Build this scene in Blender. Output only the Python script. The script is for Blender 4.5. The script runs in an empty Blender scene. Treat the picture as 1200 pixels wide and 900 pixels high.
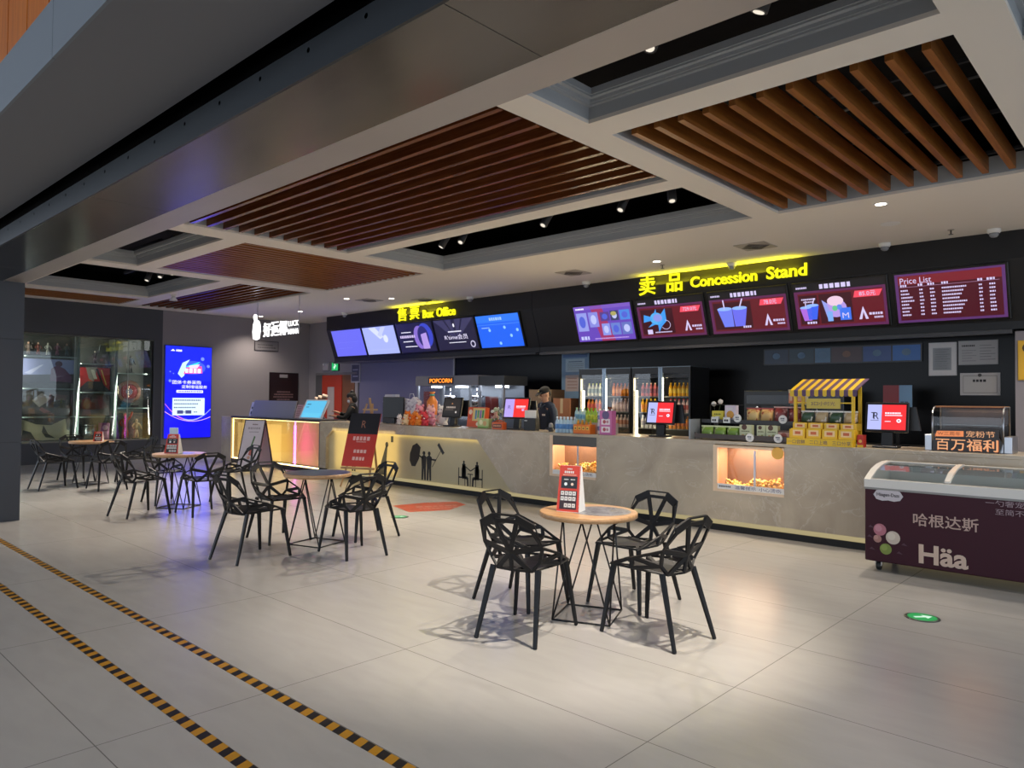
import bpy, bmesh, math, random
from mathutils import Vector, Matrix, Euler
random.seed(7)
S = bpy.context.scene
COL = S.collection
PI = math.pi
V = Vector
S.view_settings.view_transform = 'Standard'
S.view_settings.look = 'None'
S.view_settings.exposure = 0.42
S.view_settings.gamma = 1.0
S.view_settings.use_curve_mapping = False

# ------------------------------------------------------------------ materials
def hx(h):
    h = h.lstrip('#')
    c = [int(h[i:i+2], 16)/255 for i in (0, 2, 4)]
    return tuple((x/12.92 if x <= .04045 else ((x+.055)/1.055)**2.4) for x in c) + (1,)

MATS = {}
def mat(h, rough=.5, metal=0., emit=0., spec=.5, alpha=1., trans=0., name=None, coat=0.):
    key = (h, rough, metal, emit, spec, alpha, trans, name, coat)
    if key in MATS: return MATS[key]
    m = bpy.data.materials.new(name or 'm_' + h.strip('#'))
    m.use_nodes = True
    b = m.node_tree.nodes['Principled BSDF']
    b.inputs['Base Color'].default_value = hx(h)
    b.inputs['Roughness'].default_value = rough
    b.inputs['Metallic'].default_value = metal
    b.inputs['Specular IOR Level'].default_value = spec
    b.inputs['Alpha'].default_value = alpha
    b.inputs['Transmission Weight'].default_value = trans
    b.inputs['Coat Weight'].default_value = coat
    if emit:
        b.inputs['Emission Color'].default_value = hx(h)
        b.inputs['Emission Strength'].default_value = emit
        b.inputs['Base Color'].default_value = (0.01, .01, .01, 1)
    MATS[key] = m
    return m
def E(h, s=1.): return mat(h, rough=.35, emit=s*.77)

def nodes(m):
    nt = m.node_tree
    return nt, nt.nodes, nt.links, nt.nodes['Principled BSDF']
def N(nt, t, **kw):
    n = nt.nodes.new(t)
    for k, v in kw.items(): setattr(n, k, v)
    return n
def ramp(nt, stops):
    r = nt.nodes.new('ShaderNodeValToRGB')
    el = r.color_ramp.elements
    while len(el) < len(stops): el.new(.5)
    for e, (p, c) in zip(el, stops): e.position = p; e.color = hx(c)
    return r

def noise_mat(name, stops, scale=(1, 1, 1), nscale=3., detail=6., dist=0., rough=.5, metal=0., bump=0., rr=None, coat=0.):
    m = bpy.data.materials.new(name); m.use_nodes = True
    nt, nd, lk, b = nodes(m)
    tc = N(nt, 'ShaderNodeTexCoord'); mp = N(nt, 'ShaderNodeMapping')
    mp.inputs['Scale'].default_value = scale
    lk.new(tc.outputs['Object'], mp.inputs['Vector'])
    nz = N(nt, 'ShaderNodeTexNoise')
    nz.inputs['Scale'].default_value = nscale; nz.inputs['Detail'].default_value = detail
    nz.inputs['Distortion'].default_value = dist
    lk.new(mp.outputs[0], nz.inputs['Vector'])
    r = ramp(nt, stops); lk.new(nz.outputs['Fac'], r.inputs[0]); lk.new(r.outputs[0], b.inputs['Base Color'])
    b.inputs['Roughness'].default_value = rough; b.inputs['Metallic'].default_value = metal
    b.inputs['Coat Weight'].default_value = coat
    if rr:
        mr = N(nt, 'ShaderNodeMapRange'); mr.inputs['To Min'].default_value = rr[0]; mr.inputs['To Max'].default_value = rr[1]
        lk.new(nz.outputs['Fac'], mr.inputs['Value']); lk.new(mr.outputs[0], b.inputs['Roughness'])
    if bump:
        bp = N(nt, 'ShaderNodeBump'); bp.inputs['Strength'].default_value = bump; bp.inputs['Distance'].default_value = .01
        lk.new(nz.outputs['Fac'], bp.inputs['Height']); lk.new(bp.outputs[0], b.inputs['Normal'])
    return m

def floor_mat():
    m = bpy.data.materials.new('floor_tile'); m.use_nodes = True
    nt, nd, lk, b = nodes(m)
    tc = N(nt, 'ShaderNodeTexCoord')
    mp = N(nt, 'ShaderNodeMapping'); mp.inputs['Scale'].default_value = (1.2, 4., 1)
    lk.new(tc.outputs['Object'], mp.inputs[0])
    nz = N(nt, 'ShaderNodeTexNoise'); nz.inputs['Scale'].default_value = 2.2; nz.inputs['Detail'].default_value = 5; nz.inputs['Distortion'].default_value = .4
    lk.new(mp.outputs[0], nz.inputs['Vector'])
    r = ramp(nt, [(.15, '#b0aeaa'), (.5, '#b6b4b0'), (.85, '#bbb9b5')]); lk.new(nz.outputs['Fac'], r.inputs[0])
    mpb = N(nt, 'ShaderNodeMapping'); mpb.inputs['Location'].default_value = (3.54+.0, -1.12, 0)
    lk.new(tc.outputs['Object'], mpb.inputs[0])
    br = N(nt, 'ShaderNodeTexBrick'); br.offset = 0.; br.squash = 1.
    br.inputs['Scale'].default_value = 1.; br.inputs['Brick Width'].default_value = .87*2; br.inputs['Row Height'].default_value = .87
    br.inputs['Mortar Size'].default_value = .0025; br.inputs['Mortar Smooth'].default_value = .1
    lk.new(mpb.outputs[0], br.inputs['Vector'])
    mx = N(nt, 'ShaderNodeMix', data_type='RGBA'); lk.new(br.outputs['Fac'], mx.inputs[0])
    lk.new(r.outputs[0], mx.inputs[6]); mx.inputs[7].default_value = hx('#777672')
    lk.new(mx.outputs[2], b.inputs['Base Color'])
    b.inputs['Roughness'].default_value = .25
    b.inputs['Specular IOR Level'].default_value = .6
    return m

def stone_mat():
    m = bpy.data.materials.new('grey_marble'); m.use_nodes = True
    nt, nd, lk, b = nodes(m)
    tc = N(nt, 'ShaderNodeTexCoord')
    nz = N(nt, 'ShaderNodeTexNoise'); nz.inputs['Scale'].default_value = 1.6; nz.inputs['Detail'].default_value = 9; nz.inputs['Distortion'].default_value = .8
    lk.new(tc.outputs['Object'], nz.inputs['Vector'])
    r = ramp(nt, [(.3, '#a29480'), (.5, '#b3a58f'), (.7, '#c1b39c')]); lk.new(nz.outputs['Fac'], r.inputs[0])
    n2 = N(nt, 'ShaderNodeTexNoise'); n2.inputs['Scale'].default_value = 1.9; n2.inputs['Detail'].default_value = 5; n2.inputs['Distortion'].default_value = 2.4
    lk.new(tc.outputs['Object'], n2.inputs['Vector'])
    v = ramp(nt, [(.485, '#000000'), (.5, '#808080'), (.515, '#000000')]); lk.new(n2.outputs['Fac'], v.inputs[0])
    mx = N(nt, 'ShaderNodeMix', data_type='RGBA'); lk.new(v.outputs[0], mx.inputs[0]); lk.new(r.outputs[0], mx.inputs[6]); mx.inputs[7].default_value = hx('#e0d8cc')
    lk.new(mx.outputs[2], b.inputs['Base Color']); b.inputs['Roughness'].default_value = .24
    return m

def wood_mat(name, a, c, d, rough=.4, axis=0):
    sc = [14, 14, 14]; sc[axis] = .8
    return noise_mat(name, [(.3, a), (.5, c), (.7, d)], scale=tuple(sc), nscale=2.5, detail=5, dist=.6, rough=rough)

def hazard_mat():
    m = bpy.data.materials.new('hazard_stripe'); m.use_nodes = True
    nt, nd, lk, b = nodes(m)
    tc = N(nt, 'ShaderNodeTexCoord'); sx = N(nt, 'ShaderNodeSeparateXYZ'); lk.new(tc.outputs['Object'], sx.inputs[0])
    # x + .55*y, period .13
    mu = N(nt, 'ShaderNodeMath', operation='MULTIPLY_ADD'); mu.inputs[1].default_value = .35
    lk.new(sx.outputs['Y'], mu.inputs[0]); lk.new(sx.outputs['X'], mu.inputs[2])
    dv = N(nt, 'ShaderNodeMath', operation='DIVIDE'); dv.inputs[1].default_value = .112; lk.new(mu.outputs[0], dv.inputs[0])
    fr = N(nt, 'ShaderNodeMath', operation='FRACT'); lk.new(dv.outputs[0], fr.inputs[0])
    gt = N(nt, 'ShaderNodeMath', operation='GREATER_THAN'); gt.inputs[1].default_value = .5; lk.new(fr.outputs[0], gt.inputs[0])
    mx = N(nt, 'ShaderNodeMix', data_type='RGBA'); lk.new(gt.outputs[0], mx.inputs[0])
    mx.inputs[6].default_value = hx('#1d1d1f'); mx.inputs[7].default_value = hx('#c08a1c')
    lk.new(mx.outputs[2], b.inputs['Base Color']); b.inputs['Roughness'].default_value = .4
    return m

def glass_mat(name, tint='#ffffff', refl=1.0, rough=.0):
    m = bpy.data.materials.new(name); m.use_nodes = True
    nt = m.node_tree; nt.nodes.clear()
    o = N(nt, 'ShaderNodeOutputMaterial'); mx = N(nt, 'ShaderNodeMixShader')
    t = N(nt, 'ShaderNodeBsdfTransparent'); t.inputs[0].default_value = hx(tint)
    g = N(nt, 'ShaderNodeBsdfGlossy'); g.inputs['Roughness'].default_value = rough
    f = N(nt, 'ShaderNodeFresnel'); f.inputs[0].default_value = 1.5
    ge = N(nt, 'ShaderNodeNewGeometry'); ir = N(nt, 'ShaderNodeMapRange'); ir.inputs['To Min'].default_value = 1.5; ir.inputs['To Max'].default_value = 1/1.5
    nt.links.new(ge.outputs['Backfacing'], ir.inputs['Value']); nt.links.new(ir.outputs[0], f.inputs[0])
    mu = N(nt, 'ShaderNodeMath', operation='MULTIPLY'); mu.inputs[1].default_value = refl
    nt.links.new(f.outputs[0], mu.inputs[0]); nt.links.new(mu.outputs[0], mx.inputs[0])
    nt.links.new(t.outputs[0], mx.inputs[1]); nt.links.new(g.outputs[0], mx.inputs[2]); nt.links.new(mx.outputs[0], o.inputs[0])
    return m

FLOOR = floor_mat(); STONE = stone_mat()
CREAM = mat('#e6dfd4', .7); LIP = mat('#a9adb0', .6); VOID = mat('#08080a', .9); RIG = mat('#3c3d41', .6)
WOODX = wood_mat('slat_wood_x', '#64351a', '#75401f', '#834a26', rough=.26, axis=0)
WOODY = wood_mat('slat_wood_y', '#804a1b', '#935a22', '#a2672c', axis=1)
DARKWALL = noise_mat('charcoal_wall', [(.3, '#3d4047'), (.7, '#44474e')], nscale=.6, rough=.6)
GREYWALL = noise_mat('grey_wall', [(.3, '#858085'), (.7, '#8c878c')], nscale=.6, rough=.85)
PILLAR = noise_mat('pillar_cladding', [(.3, '#33353b'), (.7, '#3a3c42')], nscale=.5, rough=.45)
BLACKG = mat('#060607', .3, spec=.22); BLACK = mat('#0d0d0f', .45); BLACKM = mat('#121214', .7)
STEEL = noise_mat('mirror_steel', [(.3, '#4c4a4a'), (.7, '#575554')], scale=(.6, 5, 1), nscale=1.2, detail=3, rough=.2, metal=1., rr=(.14, .26), bump=.12)
SATIN = noise_mat('satin_aluminium', [(.3, '#a8a3a0'), (.7, '#b2adaa')], nscale=1, rough=.5, metal=.7)
SOFFIT = mat('#6d6d70', .75); FASCIA = mat('#6b7278', .6); SLOTB = mat('#0c1630', .7); STRIP = mat('#2b2f33', .5, metal=.3)
CHAIR = mat('#0f0f12', .45, spec=.3); ROD = mat('#141416', .4)
TOPW = wood_mat('table_wood', '#a9825a', '#b98f63', '#c69d71', rough=.35, axis=0)
WHITE = mat('#e8e6e2', .5); PAPER = mat('#dcdad6', .6); GREY = mat('#8b8b8e', .5); MIDG = mat('#5b5b5f', .5)
RED = mat('#c5281f', .45); CHROME = mat('#c8c8cc', .18, metal=1.); ALU = mat('#a8abb0', .32, metal=1.)
GLASS = glass_mat('clear_glass'); CABGLASS = glass_mat('cabinet_glass', '#eaf2f0', 1.2); THING_G = glass_mat('freezer_glass', '#e8f2f2', 1.2)
MAROON = mat('#38101e', .5, spec=.25); YEL = mat('#e6b81f', .5); PURP = mat('#5a4360', .5)
MONTAGE = noise_mat('printed_montage', [(.3, '#23262c'), (.45, '#5d6068'), (.55, '#8b8e94'), (.65, '#5a5446'), (.8, '#a99c5a')], nscale=9, detail=8, dist=1.5, rough=.3)
POPC = noise_mat('popcorn', [(.35, '#e0a038'), (.5, '#f4cf6c'), (.65, '#fff0c4')], nscale=40, rough=.7)
CREAMPANEL = noise_mat('cream_panel', [(.3, '#b7aa86'), (.7, '#c2b592')], nscale=2, rough=.5)

# ------------------------------------------------------------------ mesh builder
def frame_of(d, up=None):
    d = V(d).normalized()
    u = V(up) if up else (V((0, 0, 1)) if abs(d.z) < .95 else V((0, 1, 0)))
    s = d.cross(u).normalized(); u = s.cross(d).normalized()
    return s, u, d

class MB:
    def __init__(s): s.bm = bmesh.new(); s.mats = []
    def mi(s, m):
        if m not in s.mats: s.mats.append(m)
        return s.mats.index(m)
    def face(s, vs, i, smooth=False):
        try:
            f = s.bm.faces.new(vs); f.material_index = i; f.smooth = smooth; return f
        except ValueError: return None
    def hexa(s, p, m):
        i = s.mi(m); v = [s.bm.verts.new(q) for q in p]
        for a in ((3, 2, 1, 0), (4, 5, 6, 7), (0, 1, 5, 4), (1, 2, 6, 5), (2, 3, 7, 6), (3, 0, 4, 7)): s.face([v[k] for k in a], i)
        return s
    def box(s, x0, y0, z0, x1, y1, z1, m):
        return s.hexa([(x0, y0, z0), (x1, y0, z0), (x1, y1, z0), (x0, y1, z0), (x0, y0, z1), (x1, y0, z1), (x1, y1, z1), (x0, y1, z1)], m)
    def obox(s, c, r, u, n, a, b, d, m):      # oriented box, centre c, axes r,u,n, full sizes
        c = V(c); r = V(r)*a/2; u = V(u)*b/2; n = V(n)*d/2
        return s.hexa([c-r-u-n, c+r-u-n, c+r+u-n, c-r+u-n, c-r-u+n, c+r-u+n, c+r+u+n, c-r+u+n], m)
    def prism(s, pts, vec, m, m2=None):
        i = s.mi(m); k = s.mi(m2) if m2 else i; vec = V(vec)
        a = [s.bm.verts.new(q) for q in pts]; b = [s.bm.verts.new(V(q)+vec) for q in pts]
        s.face(a[::-1], i); s.face(b, i)
        for j in range(len(a)):
            q = (j+1) % len(a); s.face([a[j], a[q], b[q], b[j]], k)
        return s
    def poly(s, pts, m):
        s.face([s.bm.verts.new(q) for q in pts], s.mi(m)); return s
    def bar(s, a, b, w, t, m, w2=None, t2=None, up=None):
        a, b = V(a), V(b); sd, u, d = frame_of(b-a, up)
        w2 = w if w2 is None else w2; t2 = t if t2 is None else t2
        p = []
        for c, ww, tt in ((a, w, t), (b, w2, t2)):
            for x, y in ((-1, -1), (1, -1), (1, 1), (-1, 1)): p.append(c+sd*x*ww/2+u*y*tt/2)
        return s.hexa(p, m)
    def tube(s, pts, r, m, n=8, closed=False):
        i = s.mi(m); pts = [V(p) for p in pts]; rings = []
        L = len(pts)
        for k, p in enumerate(pts):
            if closed: d = pts[(k+1) % L]-pts[k-1]
            else: d = pts[min(k+1, L-1)]-pts[max(k-1, 0)]
            sd, u, _ = frame_of(d)
            rr = r[k] if isinstance(r, (list, tuple)) else r
            rings.append([s.bm.verts.new(p+sd*rr*math.cos(2*PI*j/n)+u*rr*math.sin(2*PI*j/n)) for j in range(n)])
        for k in range(L if closed else L-1):
            A, B = rings[k], rings[(k+1) % L]
            for j in range(n): s.face([A[j], A[(j+1) % n], B[(j+1) % n], B[j]], i, True)
        if not closed: s.face(rings[0][::-1], i); s.face(rings[-1], i)
        return s
    def lathe(s, prof, m, c=(0, 0, 0), n=16, axis='z', mats=None):
        i = s.mi(m); c = V(c); rings = []
        for r, z in prof:
            ring = []
            for j in range(n):
                a = 2*PI*j/n
                q = V((r*math.cos(a), r*math.sin(a), z))
                if axis == 'y': q = V((q.x, -q.z, q.y))
                if axis == 'x': q = V((q.z, q.x, q.y))
                ring.append(s.bm.verts.new(c+q))
            rings.append(ring)
        for k in range(len(rings)-1):
            ii = s.mi(mats[k]) if mats else i
            flat = abs(prof[k][1]-prof[k+1][1]) < 1e-6
            for j in range(n): s.face([rings[k][j], rings[k][(j+1) % n], rings[k+1][(j+1) % n], rings[k+1][j]], ii, not flat)
        if prof[0][0] > 1e-5: s.face(rings[0][::-1], s.mi(mats[0]) if mats else i)
        if prof[-1][0] > 1e-5: s.face(rings[-1], s.mi(mats[-1]) if mats else i)
        return s
    def ell(s, c, rx, ry, rz, m, sub=2, rot=None):
        i = s.mi(m); M = Matrix.Translation(c) @ (rot.to_matrix().to_4x4() if rot else Matrix()) @ Matrix.Diagonal((rx, ry, rz, 1))
        g = bmesh.ops.create_icosphere(s.bm, subdivisions=sub, radius=1, matrix=M)
        for f in {f for v in g['verts'] for f in v.link_faces}: f.material_index = i; f.smooth = True
        return s
    def blob(s, c, r, m, sub=1, jit=.25, sq=1.):
        i = s.mi(m)
        g = bmesh.ops.create_icosphere(s.bm, subdivisions=sub, radius=r)
        for v in g['verts']: v.co = V(c)+V((v.co.x, v.co.y, v.co.z*sq))*(1+random.uniform(-jit, jit))
        for f in {f for v in g['verts'] for f in v.link_faces}: f.material_index = i; f.smooth = True
        return s
    def text(s, body, c, r, u, h, m, w=None, depth=0., bold=0.):
        """lettering of height h (and width w) centred on c in the plane of r,u; depth along r x u"""
        me = text_mesh(body, bold)
        xs = [q.co.x for q in me.vertices]; ys = [q.co.y for q in me.vertices]
        if not xs: return s
        x0, x1, y0, y1 = min(xs), max(xs), min(ys), max(ys)
        sy = h/(y1-y0); sx = sy if w is None else w/(x1-x0)
        r = V(r).normalized(); u = V(u).normalized(); n = r.cross(u); c = V(c); i = s.mi(m)
        def P(q, off): return c+r*(q.co.x-(x0+x1)/2)*sx+u*(q.co.y-(y0+y1)/2)*sy+n*off
        top = [s.bm.verts.new(P(q, depth)) for q in me.vertices]
        for p in me.polygons: s.face([top[k] for k in p.vertices], i)
        if depth:
            bot = [s.bm.verts.new(P(q, 0)) for q in me.vertices]
            cnt = {}
            for p in me.polygons:
                for a, b in p.edge_keys: cnt[(a, b)] = cnt.get((a, b), 0)+1
            for (a, b), k in cnt.items():
                if k == 1: s.face([bot[a], bot[b], top[b], top[a]], i)
        return s
    def build(s, name, parent=None, bevel=0., loc=None, recalc=True, kind=None, label=None, seg=1):
        if recalc: bmesh.ops.recalc_face_normals(s.bm, faces=s.bm.faces[:])
        me = bpy.data.meshes.new(name); s.bm.to_mesh(me); s.bm.free()
        for m in s.mats: me.materials.append(m)
        o = bpy.data.objects.new(name, me); COL.objects.link(o)
        if parent: o.parent = parent
        if loc: o.location = loc
        if kind: o['kind'] = kind
        if label: o['label'] = label
        if bevel:
            b = o.modifiers.new('bevel', 'BEVEL'); b.width = bevel; b.segments = seg; b.limit_method = 'ANGLE'
        return o

TM = {}
def text_mesh(body, bold=0.):
    if (body, bold) in TM: return TM[(body, bold)]
    c = bpy.data.curves.new('lettering', 'FONT'); c.body = body; c.resolution_u = 3; c.offset = bold
    o = bpy.data.objects.new('lettering', c); COL.objects.link(o)
    dg = bpy.context.evaluated_depsgraph_get()
    me = bpy.data.meshes.new_from_object(o.evaluated_get(dg))
    bpy.data.objects.remove(o); bpy.data.curves.remove(c)
    TM[(body, bold)] = me
    return me

class Pan:
    """draw flat print on a panel: u along r, v along up, layers lifted off the face"""
    def __init__(s, mb, o, r, u, lift=.0015):
        s.mb = mb; s.o = V(o); s.r = V(r).normalized(); s.u = V(u).normalized(); s.n = s.r.cross(s.u); s.l = lift
    def p(s, a, b, l=1): return s.o+s.r*a+s.u*b+s.n*s.l*l
    def rect(s, a0, b0, a1, b1, m, l=1): s.mb.poly([s.p(a0, b0, l), s.p(a1, b0, l), s.p(a1, b1, l), s.p(a0, b1, l)], m); return s
    def poly(s, pts, m, l=1): s.mb.poly([s.p(a, b, l) for a, b in pts], m); return s
    def disc(s, a, b, ra, m, l=1, rb=None, n=20):
        rb = rb or ra
        return s.poly([(a+ra*math.cos(2*PI*k/n), b+rb*math.sin(2*PI*k/n)) for k in range(n)], m, l)
    def line(s, a, b, w, m, l=1):
        d = V((b[0]-a[0], b[1]-a[1])).normalized(); q = V((-d.y, d.x))*w/2
        return s.poly([(a[0]-q.x, a[1]-q.y), (b[0]-q.x, b[1]-q.y), (b[0]+q.x, b[1]+q.y), (a[0]+q.x, a[1]+q.y)], m, l)
    def text(s, body, a, b, h, m, w=None, l=2, depth=0, bold=0.): s.mb.text(body, s.p(a, b, l), s.r, s.u, h, m, w, depth, bold); return s
    def greek(s, a0, a1, b, h, m, l=2, seed=0):     # a line too small to read: a row of dashes
        rn = random.Random(seed); x = a0
        while x < a1-h*.4:
            w = min(h*rn.uniform(.55, 1.0), a1-x); s.rect(x, b-h/2, x+w, b+h/2, m, l); x += w+h*.28
        return s

# ------------------------------------------------------------------ object helpers
def thing(name, label, cat, loc=(0, 0, 0), rz=0., group=None):
    o = bpy.data.objects.new(name, None); COL.objects.link(o); o.empty_display_size = .1
    o.location = loc; o.rotation_euler = (0, 0, rz); o['label'] = label; o['category'] = cat
    if group: o['group'] = group
    return o
def tag(o, label, cat, group=None):
    o['label'] = label; o['category'] = cat
    if group: o['group'] = group
    return o
def struct(mb, name, parent=None, **k):
    o = mb.build(name, parent, **k); o['kind'] = 'structure'; return o
KIDS = {}
def dup(root, loc, rz=0., label=None, group=None):
    r = root.copy(); COL.objects.link(r); r.location = loc; r.rotation_euler = (0, 0, rz)
    if label: r['label'] = label
    if group: r['group'] = group
    kids = [c for c in COL.objects if c.parent == root]
    for ch in kids:
        c = ch.copy(); COL.objects.link(c); c.parent = r
        for g in [g for g in COL.objects if g.parent == ch]:
            d = g.copy(); COL.objects.link(d); d.parent = c
    return r
def spot(loc, to, power, size=60, blend=.5, color='#fff1df', rad=.04):
    l = bpy.data.lights.new('spot_lamp', 'SPOT'); l.energy = power; l.spot_size = math.radians(size); l.spot_blend = blend
    l.color = hx(color)[:3]; l.shadow_soft_size = rad
    o = bpy.data.objects.new('spot_lamp', l); COL.objects.link(o); o.location = loc
    o.rotation_euler = (V(to)-V(loc)).to_track_quat('-Z', 'Y').to_euler(); return o
def area(loc, to, power, sx, sy, color='#ffffff'):
    l = bpy.data.lights.new('area_lamp', 'AREA'); l.energy = power; l.shape = 'RECTANGLE'; l.size = sx; l.size_y = sy; l.color = hx(color)[:3]
    o = bpy.data.objects.new('area_lamp', l); COL.objects.link(o); o.location = loc
    o.rotation_euler = (V(to)-V(loc)).to_track_quat('-Z', 'Y').to_euler(); return o

X1, Y1, Z1 = V((1, 0, 0)), V((0, 1, 0)), V((0, 0, 1))
# ------------------------------------------------------------------ camera
cam = bpy.data.cameras.new('camera'); cam.sensor_width = 36; cam.lens = 847.2306/1200*36; cam.clip_start = .05; cam.clip_end = 200
camo = bpy.data.objects.new('camera', cam); COL.objects.link(camo)
_r = V((0.73225381, 0.6809667, 0.00941852)); _u = V((0.00761822, -0.02201934, 0.99972852)); _f = V((-0.68098922, 0.73198327, 0.0213115))
Mx = Matrix((_r, _u, -_f)).transposed().to_4x4(); Mx.translation = (0, 0, 1.55)
camo.matrix_world = Mx; S.camera = camo

# ------------------------------------------------------------------ floor
ZC = 3.7
mb = MB(); mb.box(-26, -16, -.2, 14, 12, 0, FLOOR); struct(mb, 'floor')

# ------------------------------------------------------------------ ceiling plate with openings
HOLES = dict(O1=(-9.12, 2.6, -3.68, 6.17), O2=(-3.38, 4.79, -.97, 8.08), O3=(-3.38, 2.6, -.97, 4.48), O4=(-9.12, 6.45, -3.69, 8.08),
             O5=(-12.68, 4.8, -9.58, 8.08), O6=(-18.3, 6.5, -13.15, 8.05), O7=(-12.7, 2.6, -9.58, 4.5), O8=(-16.6, 3.78, -13.13, 6.12),
             O9=(-18.4, 3.9, -17.02, 6.12), O10=(-.685, 2.6, 2.6, 5.14))
def plate(holes, x0, y0, x1, y1, z0, z1, m):
    mb = MB()
    xs = sorted({x0, x1, *[h[0] for h in holes], *[h[2] for h in holes]}); ys = sorted({y0, y1, *[h[1] for h in holes], *[h[3] for h in holes]})
    for a, b in zip(xs, xs[1:]):
        run = None
        for c, d in zip(ys, ys[1:]):
            inh = any(h[0] <= (a+b)/2 <= h[2] and h[1] <= (c+d)/2 <= h[3] for h in holes)
            if not inh: run = (run[0], d) if run else (c, d)
            if inh and run: mb.box(a, run[0], z0, b, run[1], z1, m); run = None
        if run: mb.box(a, run[0], z0, b, run[1], z1, m)
    return mb
struct(plate(list(HOLES.values()), -18.7, 2.43, 4., 11.4, ZC, ZC+.03, CREAM), 'ceiling')
mb = MB()      # plenum above
mb.box(-19.3, 2.43, 4.55, 4.2, 11.6, 4.65, VOID); mb.box(-19.4, 2.43, ZC+.03, -19.3, 11.6, 4.6, VOID); mb.box(4.1, 2.43, ZC+.0, 4.2, 11.6, 4.6, VOID); mb.box(-19.3, 11.5, ZC+.03, 4.2, 11.6, 4.6, VOID)
struct(mb, 'ceiling_void')
def ring(mb, h, inset, z0, z1, w, m):
    x0, y0, x1, y1 = h[0]+inset, h[1]+inset, h[2]-inset, h[3]-inset
    mb.box(x0-w, y0-w, z0, x1+w, y0, z1, m); mb.box(x0-w, y1, z0, x1+w, y1+w, z1, m)
    mb.box(x0-w, y0, z0, x0, y1, z1, m); mb.box(x1, y0, z0, x1+w, y1, z1, m)
tn = 0
for k, h in HOLES.items():
    tn += 1; mb = MB()
    if k in ('O3', 'O4', 'O7', 'O8', 'O10'):     # coffers with stepped moulding
        ring(mb, h, 0, ZC+.03, ZC+.13, .03, LIP); ring(mb, h, .03, ZC+.125, ZC+.145, .06, LIP)
        ring(mb, h, .04, ZC+.14, ZC+.17, .04, LIP); ring(mb, h, .075, ZC+.165, ZC+.185, .08, LIP); ring(mb, h, .085, ZC+.18, ZC+.23, .04, LIP)
    else:
        ring(mb, h, 0, ZC+.03, ZC+.2, .03, LIP)
    struct(mb, 'trim_%d' % tn)

# slat ceiling panels: each a thing, each slat a part
def slats(label, h, along, centers, m, w=.05, z0=ZC+.012, ht=.15, gap=.02):
    x0, y0, x1, y1 = h
    t = thing('slatted_ceiling_panel', label, 'ceiling panel', ((x0+x1)/2, (y0+y1)/2, z0), group=None)
    ox, oy = (x0+x1)/2, (y0+y1)/2
    for c in centers:
        mb = MB()
        if along == 'x': mb.box(x0+gap-ox, c-w/2-oy, 0, x1-gap-ox, c+w/2-oy, ht, m)
        else: mb.box(c-w/2-ox, y0+gap-oy, 0, c+w/2-ox, y1-gap-oy, ht, m)
        mb.build('slat', t)
    mb = MB()     # two hidden carriers the slats hang from
    if along == 'x':
        for q in (.2, .8): mb.box(x0+(x1-x0)*q-ox, y0+.05-oy, ht, x0+(x1-x0)*q+.03-ox, y1-.05-oy, ht+.03, RIG)
    else:
        for q in (.25, .6, .93): mb.box(x0+.05-ox, y0+(y1-y0)*q-oy, ht, x1-.05-ox, y0+(y1-y0)*q+.03-oy, ht+.03, RIG)
    mb.build('carrier_rail', t)
fr = lambda a, b, n: [a+(b-a)*i/(n-1) for i in range(n)]
h = HOLES['O1']; slats('large brown slatted ceiling panel beside the steel beam', h, 'x', fr(2.774, 5.99, 16), WOODX, gap=.04)
h = HOLES['O2']; slats('orange-brown slatted ceiling panel with wide black gaps above the concession counter', (h[0], h[1]+.0, h[2], h[3]), 'y', fr(-3.25, -1.14, 11), WOODY, gap=.13, w=.052)
h = HOLES['O5']; slats('brown slatted ceiling panel between the large slatted panel and the hanging white sign', h, 'y', fr(-12.55, -9.7, 19), WOODY, gap=.03)
h = HOLES['O6']; slats('narrow brown slatted ceiling panel nearest the blue advertising screen', h, 'x', fr(6.62, 7.93, 8), WOODX, gap=.03)
h = HOLES['O9']; slats('short brown slatted ceiling panel above the glass display cabinet', h, 'y', fr(-18.28, -17.14, 9), WOODY, gap=.02)

# pipes and rails up in the open coffers
def track(label, a, b, z=ZC+.42):
    a, b = V((a[0], a[1], z)), V((b[0], b[1], z)); mid = (a+b)/2
    t = thing('lighting_track', label, 'lighting track', mid)
    mb = MB(); mb.bar(a-mid, b-mid, .05, .05, RIG); mb.build('rail', t)
    for q in (.15, .85):
        p = a+(b-a)*q-mid; mb = MB(); mb.tube([p, p+V((0, 0, 4.55-z))], .012, RIG, 6); mb.build('hanger', t)
    return t
def head(label, x, y, to, z=ZC+.42, on=None):
    """black cylinder spotlight clipped under its track"""
    t = thing('track_spotlight', label, 'spotlight', (x, y, z-.025), group='black track spotlights in the ceiling recesses')
    d = (V(to)-V((x, y, z-.2))).normalized(); c = V((0, 0, -.17))
    mb = MB(); mb.box(-.05, -.02, -.03, .05, .02, 0, BLACK); mb.tube([(0, 0, -.02), (0, 0, -.12)], .011, BLACK, 6); mb.build('bracket', t)
    mb = MB(); mb.tube([c-d*.14, c-d*.13, c+d*.12], [.04, .052, .052], mat('#2c2d30', .5), 12); mb.build('lamp_head', t)
    mb = MB(); mb.tube([c+d*.121, c+d*.124], .034, E('#fff3e0', .9), 12); mb.build('lens', t, label='glowing lens')
    return V((x, y, z-.195))+d*.14
track('black lighting track in the recess in front of the Box Office sign', (-8.8, 7.2), (-4.0, 7.2))
track('black lighting track in the recess beside the right-hand slatted panel', (-3.1, 4.0), (-1.2, 4.0))
track('black lighting track in the recess near the display cabinet', (-16.2, 5.5), (-13.4, 5.5))
track('black lighting track in the recess against the steel beam', (-12.4, 3.9), (-9.8, 3.9))
mb = MB()
for y in (6.9, 7.5): mb.tube([(-9, y, ZC+.6), (-3.8, y, ZC+.6)], .05, RIG, 8)
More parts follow.
